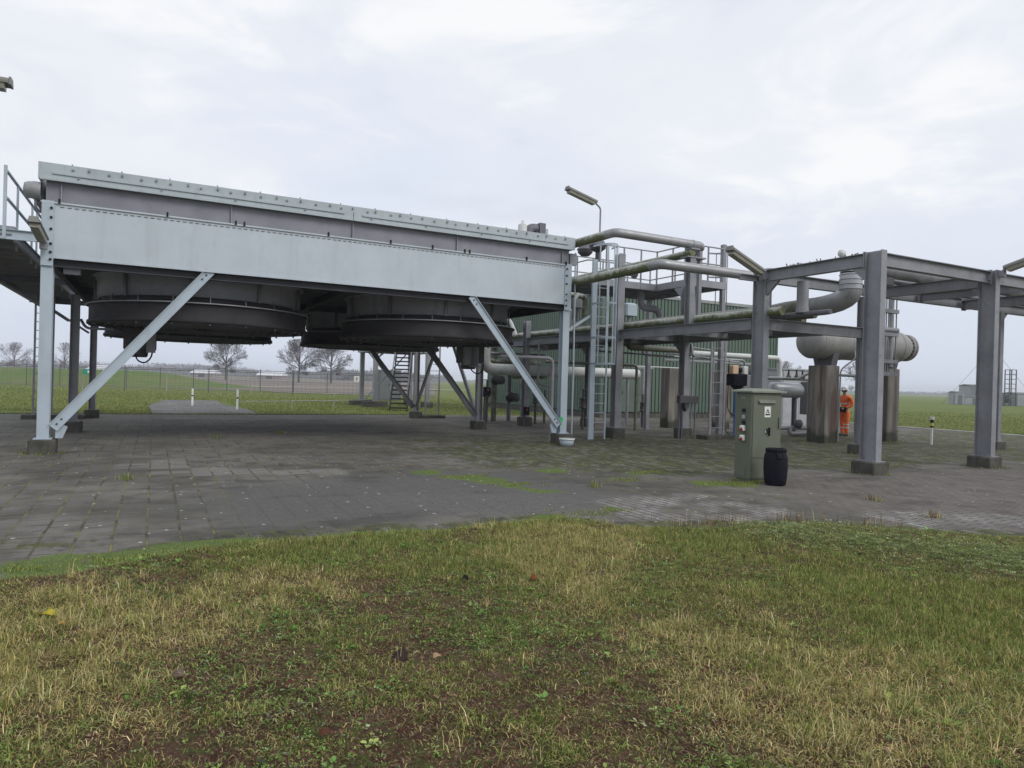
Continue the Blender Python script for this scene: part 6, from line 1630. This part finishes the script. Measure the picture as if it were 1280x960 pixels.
def fence(label, d, t0, t1, step, h, mat, slope=0.0, toprail=True, mat2=None):
    P = lambda tt: polar(d + slope * (tt - t0), tt)
    t = thing('wire_fence', label, 'fence', (*P((t0 + t1) / 2), 0))
    n = int((t1 - t0) / step); rr = random.Random(int(d))
    for k in range(n + 1):
        x, y = P(t0 + k * step); b = MB(); hh = h + rr.uniform(-0.05, 0.3)
        b.bar((x, y, -0.03), (x, y, hh), 0.075, 0.075); b.build('post', mat2 if (mat2 and k % 2) else mat, t)
    b = MB(); p, q = P(t0), P(t1)
    if toprail: b.bar((*p, h - 0.05), (*q, h - 0.05), 0.05, 0.05)
    for z in np.linspace(0.15, h - 0.15, 9): b.bar((*p, z), (*q, z), 0.007, 0.007)
    kx = int((t1 - t0) / 0.4)
    for k in range(kx):
        x, y = P(t0 + (k + .5) * (t1 - t0) / kx); b.bar((x, y, 0.05), (x, y, h - 0.05), 0.007, 0.007)
    b.build('wire_mesh', mat, t)
fence('nearer wire fence of pale posts and thin mesh across the field behind the cooler', 59, -62, -7, 3.6, 1.9, 'fence_dark', 0, True, 'fence_pale')
fence('farther dark wire fence along the ploughed field behind the cooler', 70, -80, -8, 3.4, 2.1, 'fence_dark', 0, True)
fence('far wire fence around the grey sheds on the right', 112, 72, 100, 4.0, 1.6, 'fence_dark', 0, False)
def fence_sign(label, d, t, z, w, h, mat, m2):
    x, y = polar(d, t); o = thing('fence_sign', label, 'sign', (x, y, z)); s = R; n = -F
    def board(a0, a1, z0, z1, off, mt, nm, par):
        b = MB(); c = V3((x, y, 0)) + n * off; vs = []
        for k in (0, 0.02):
            vs += [c + s * a0 + n * k + V3((0, 0, z0)), c + s * a1 + n * k + V3((0, 0, z0)), c + s * a1 + n * k + V3((0, 0, z1)), c + s * a0 + n * k + V3((0, 0, z1))]
        b.add(vs, [(3, 2, 1, 0), (4, 5, 6, 7), (0, 1, 5, 4), (1, 2, 6, 5), (2, 3, 7, 6), (3, 0, 4, 7)]); return b.build(nm, mt, par)
    board(-w / 2, w / 2, z - h / 2, z + h / 2, 0.06, mat, 'board', o)
    board(-w * 0.05, w * 0.12, z - h * 0.25, z + h * 0.25, 0.085, m2, 'panel', o)
fence_sign('small green and white sign on the wire fence left of the diagonal brace', 58.5, -36.0, 1.52, 0.95, 0.45, 'sign_green', 'white_paint')
fence_sign('red and white sign on the wire fence near the two far trees', 58.5, -13.2, 1.55, 0.45, 0.5, 'white_paint', 'sign_red')

# ================================================================== TREES
def make_tree(label, name, x, y, h, w, seed, dens=1.0, group='leafless trees in the fields'):
    """bare winter tree: trunk, limbs and several orders of twigs"""
    rr = random.Random(seed); t = thing(name, label, 'tree', (x, y, 0), group)
    tk = MB(); cr_ = MB(); base = V3((x, y, -0.05)); th = h * 0.26
    tk.tube([base, base + V3((0, 0, th * 0.5)), base + V3((rr.uniform(-.1, .1), 0, th)), base + V3((rr.uniform(-.2, .2), rr.uniform(-.2, .2), h * 0.55))],
            [h * .026, h * .021, h * .019, h * .009], 8)
    c = base + V3((0, 0, h * 0.575)); ax_, az_ = w * 0.5, h * 0.425
    def reach(p, d):
        """distance from p to the rim of the crown along d"""
        q = V3(((p.x - c.x) / ax_, (p.y - c.y) / ax_, (p.z - c.z) / az_)); e = V3((d.x / ax_, d.y / ax_, d.z / az_))
        A = e.dot(e); B = q.dot(e); D = B * B - A * (q.dot(q) - 1)
        return max(0.2, (-B + math.sqrt(max(D, 0))) / A) if A else 0.2
    def limb(p, d, L, r, lev):
        pts = [p]; n = 4 if lev < 2 else 2; dd = d.copy()
        for i in range(n):
            dd = (dd + V3((rr.gauss(0, 1), rr.gauss(0, 1), rr.gauss(0, 1) + .4)) * 0.09).normalized(); pts.append(pts[-1] + dd * L / n)
        m_ = len(pts); cr_.tube(pts, [max(0.019, r * (1 - 0.75 * i / (m_ - 1))) for i in range(m_)], 5 if lev == 0 else (4 if lev == 1 else 3), caps=False)
        if lev >= 3: return
        k = int((13, 7, 5)[lev] * dens + rr.random())
        for i in range(k):
            f = 0.22 + 0.78 * (i + rr.random()) / k; g = f * n; j = min(n - 1, int(g)); s0 = pts[j].lerp(pts[j + 1], g - j)
            ax = dd.orthogonal().normalized(); ax.rotate(Matrix.Rotation(i * 2.4 + rr.uniform(-.5, .5), 3, dd))
            nd = (dd + ax * rr.uniform(0.55, 0.95)).normalized()
            Lm = min(reach(s0, nd), L * rr.uniform(.35, .60) * (1.25 - 0.6 * f)) * rr.uniform(.85, 1.05)
            limb(s0, nd, Lm, r * (.45, .5, .6)[lev], lev + 1)
    nl = int(13 * dens)
    for i in range(nl):
        f = i / (nl - 1); a = i * 2.4 + rr.uniform(-.3, .3); el = -0.30 + 1.75 * f ** 0.95
        d = V3((math.cos(a) * math.cos(el), math.sin(a) * math.cos(el), math.sin(el)))
        p = base + V3((0, 0, th * 0.95 + h * 0.22 * f)); limb(p, d, reach(p, d) * rr.uniform(.86, 1.0), h * .0105, 0)
    tk.build('trunk', 'bark', t); cr_.build('crown', 'twig', t)
make_tree('round bare tree under the middle of the left fan ring', 'bare_tree', *polar(199, -82.8), 12.3, 12.4, 1)
make_tree('left one of a pair of bare trees under the gap between the fan rings', 'bare_tree', *polar(187, -58.0), 11.9, 12.0, 2)
make_tree('right one of a pair of bare trees under the gap between the fan rings', 'bare_tree', *polar(187, -49.2), 11.9, 11.6, 4)
make_tree('loose bare tree at the left edge of the photo', 'bare_tree', *polar(250, -181), 11.4, 13.0, 5, 0.8)
make_tree('faint bare tree half hidden behind the left legs of the cooler', 'bare_tree', *polar(235, -153), 11.0, 11.5, 6, 0.75)
make_tree('bare tree seen over the person in orange', 'bare_tree', *polar(190, 95.5), 11.0, 9.5, 8, 0.8)
make_tree('bare tree just showing right of the green hall', 'bare_tree', *polar(195, 78.0), 10.0, 9.0, 9, 0.75)

# ================================================================== FAR BUILDINGS ON THE LEFT
def barn(label, d, t, L, W, hw, hr):
    x, y = polar(d, t); o = thing('barn', label, 'barn', (x, y, 0), 'white roofed barns on the horizon')
    def P(a, c, z): p = V3((x, y, 0)) + R * a + F * c; return (p.x, p.y, z)
    b = MB(); a, c = L / 2, W / 2
    b.add([P(-a, -c, 0), P(a, -c, 0), P(a, c, 0), P(-a, c, 0), P(-a, -c, hw), P(a, -c, hw), P(a, c, hw), P(-a, c, hw)], [(0, 1, 5, 4), (1, 2, 6, 5), (2, 3, 7, 6), (3, 0, 4, 7), (4, 5, 6, 7)]); b.build('wall', 'barn_wall', o)
    b = MB(); e = 0.4
    b.add([P(-a - e, -c - e, hw + .02), P(a + e, -c - e, hw + .02), P(a + e, c + e, hw + .02), P(-a - e, c + e, hw + .02), P(-a - e, 0, hr), P(a + e, 0, hr)], [(0, 1, 5, 4), (2, 3, 4, 5), (0, 4, 3), (1, 2, 5), (3, 2, 1, 0)]); b.build('roof', 'barn_roof', o)
    b = MB(); b.add([P(-1.5, -c - .03, 0), P(1.5, -c - .03, 0), P(1.5, -c - .03, hw * .8), P(-1.5, -c - .03, hw * .8)], [(0, 1, 2, 3)]); b.build('door', 'dark_steel', o)
barn('white roofed barn left of the round bare tree', 330, -147, 10.5, 9, 1.9, 3.6)
barn('long white roofed barn between the round bare tree and the pair of trees', 330, -115, 11.5, 9, 1.7, 3.5)
barn('white roofed barn farthest left, behind the diagonal brace', 345, -206, 10.0, 9, 2.2, 4.4)

# ================================================================== SHEDS AND MAST ON THE RIGHT
def shed(label, d, t0, t1, dep, h, mat='shed_grey', roof=0.25):
    tm = (t0 + t1) / 2; x, y = polar(d, tm); o = thing('metal_shed', label, 'shed', (x, y, 0), 'grey sheds in the right hand field')
    w = (t1 - t0) / 2
    def P(a, c, z): p = V3((x, y, 0)) + R * a + F * c; return (p.x, p.y, z)
    b = MB(); b.add([P(-w, 0, 0), P(w, 0, 0), P(w, dep, 0), P(-w, dep, 0), P(-w, 0, h), P(w, 0, h), P(w, dep, h), P(-w, dep, h)], [(0, 1, 5, 4), (1, 2, 6, 5), (2, 3, 7, 6), (3, 0, 4, 7), (4, 5, 6, 7)]); b.build('wall', mat, o)
    b = MB(); e = 0.12
    b.add([P(-w - e, -e, h + .005), P(w + e, -e, h + .005), P(w + e, dep + e, h + .005), P(-w - e, dep + e, h + .005), P(-w - e, dep / 2, h + roof), P(w + e, dep / 2, h + roof)], [(0, 1, 5, 4), (2, 3, 4, 5), (0, 4, 3), (1, 2, 5), (3, 2, 1, 0)]); b.build('roof', 'kiosk_grey', o)
    b = MB(); k = min(0.5, w * .5)
    b.add([P(-k, -.03, 0), P(k, -.03, 0), P(k, -.03, min(h * .8, 2)), P(-k, -.03, min(h * .8, 2))], [(0, 1, 2, 3)]); b.build('door', 'kiosk_grey', o)
shed('small upright grey shed leftmost in the group of sheds', 117, 75.5, 77.0, 2, 2.0)
shed('long low grey shed left of the tall one', 117.5, 77.4, 81.0, 2, 1.35)
shed('tall pale grey shed half behind the middle rack column', 120, 79.9, 83.2, 3, 3.3)
shed('wide grey shed at the right edge of the photo', 117, 86.0, 95.0, 4, 2.1)
def frame_tower(label, d, t, h, w, z0=0):
    x, y = polar(d, t); o = thing('frame_tower', label, 'tower', (x, y, 0), 'dark ladder frames by the sheds')
    def P(a, c, z): p = V3((x, y, 0)) + R * a + F * c; return (p.x, p.y, z)
    b = MB()
    for a in (-w / 2, w / 2):
        for c in (0, w): b.bar(P(a, c, 0), P(a, c, h), 0.13, 0.13)
    split_build(b, 'upright', 'fence_dark', o)
    b = MB()
    for z in np.arange(h, 0.8, -0.8):
        b.bar(P(-w / 2, 0, z), P(w / 2, 0, z), 0.09, 0.09); b.bar(P(-w / 2, w, z), P(w / 2, w, z), 0.09, 0.09); b.bar(P(w / 2, 0, z), P(w / 2, w, z), 0.09, 0.09); b.bar(P(-w / 2, 0, z), P(-w / 2, w, z), 0.09, 0.09)
    split_build(b, 'rung', 'fence_dark', o)
    b = MB(); b.lathe(P(-w * .35, w / 2, 0.5), (0, 0, 1), [(0.001, 0), (w * .42, 0), (w * .42, 1.25), (0.001, 1.35)], 14); b.build('hopper', 'dark_steel', o)
frame_tower('dark ladder frame with a hopper right of the middle rack columns', 116, 84.4, 6.1, 1.1)
frame_tower('dark ladder frame left of the middle rack columns', 118, 79.0 + 2.2, 5.3, 1.2)
def mast():
    x, y = polar(125, 87.2); o = thing('guyed_mast', 'guyed mast hidden behind the middle rack columns with its thin wires showing', 'mast', (x, y, 0))
    def P(a, c, z): p = V3((x, y, 0)) + R * a + F * c; return (p.x, p.y, z)
    b = MB()
    for k in range(3): b.tube([P(.18 * math.cos(k * 2.1), .18 * math.sin(k * 2.1), 0), P(.18 * math.cos(k * 2.1), .18 * math.sin(k * 2.1), 10.6)], 0.03, 5)
    for z in np.arange(0.4, 10.6, .5): b.tube([P(.18, 0, z), P(-.1, .15, z + .25), P(-.1, -.15, z + .4), P(.18, 0, z + .5)], 0.012, 4)
    b.build('lattice', 'galv_steel', o)
    for (a, c) in ((-9.6, -1), (9.6, 1)):
        b = MB(); b.tube([P(0, 0, 10.3), P(a, c, 0)], 0.022, 4); b.build('guy_wire', 'fence_dark', o)
mast()

# ================================================================== FALLEN LEAVES
def leaf(label, x, y, size, col, tilt):
    z = float(verge_z(np.array([x]), np.array([y]))[0]) + 0.03; rr = random.Random(int(x * 1000) + int(y * 77))
    vs = [(0, 0, 0)]; n = 16; a0 = rr.uniform(0, 6)
    for k in range(n):
        a = 2 * PI * k / n; q = size * 0.8 * (0.92 + 0.08 * math.cos(7 * a)) * (1.15 if abs(a - PI) < 1.2 else .9)
        vs.append((q * math.cos(a + a0), q * math.sin(a + a0) * .62, size * (.22 * math.sin(2 * a) + .1)))
    V = np.array(vs); V[:, 2] += V[:, 1] * tilt; V += np.array([x, y, z])
    idx = []; tot = []
    for k in range(n): idx += [0, 1 + k, 1 + (k + 1) % n]; tot.append(3)
    C = np.ones((len(V), 4)); C[:, :3] = col
    o = tri_mesh('fallen_leaf', V, np.array(idx), np.array(tot), C, 'fallen', label, 'leaf')
    sol = o.modifiers.new('thickness', 'SOLIDIFY'); sol.thickness = 0.001
    props(o, group='fallen leaves on the verge')
leaf('bright yellow fallen leaf in the dry grass at the left', -0.56, 5.18, 0.062, (0.50, 0.42, 0.05), 0.2)
leaf('orange tinted fallen leaf just below the yellow one', -0.46, 4.92, 0.035, (0.42, 0.27, 0.10), 0.2)
leaf('large dark brown fallen leaf on the bare soil in the middle', 1.25, 3.64, 0.060, (0.05, 0.032, 0.03), 0.9)
leaf('pale tan fallen leaf just right of the large dark brown one', 1.45, 3.61, 0.035, (0.42, 0.29, 0.17), 0.3)
leaf('rust red fallen leaf near the bottom edge of the photo', 0.69, 2.98, 0.038, (0.12, 0.05, 0.03), 0.3)
leaf('small black fallen leaf in the green grass right of centre', 2.17, 4.87, 0.04, (0.02, 0.018, 0.018), 0.5)
leaf('reddish brown fallen leaf where the straw grass meets the bare soil', 2.71, 4.72, 0.045, (0.20, 0.075, 0.03), 0.6)
leaf('chestnut brown fallen leaf left of the large dark brown one', 0.62, 3.55, 0.045, (0.10, 0.045, 0.03), 0.3)
leaf('grey brown curled fallen leaf in the lower left grass', 0.15, 3.9, 0.04, (0.16, 0.12, 0.10), 0.7)

# ================================================================== AIR
def haze():
    b = MB(); b.box(-1500, 1500, -1500, 1500, -1.2, 14.5)
    m = bpy.data.materials.new('haze_air'); m.use_nodes = True; nt = m.node_tree
    nt.nodes.remove(nt.nodes['Principled BSDF'])
    v = nt.nodes.new('ShaderNodeVolumePrincipled'); v.inputs['Color'].default_value = (0.80, 0.84, 0.94, 1); v.inputs['Density'].default_value = 0.0006
    nt.links.new(v.outputs[0], nt.nodes['Material Output'].inputs['Volume']); MATS['haze_air'] = m
    b.build('haze', 'haze_air', None, 'thin pale haze over the fields', 'haze', None, 'stuff')
haze()
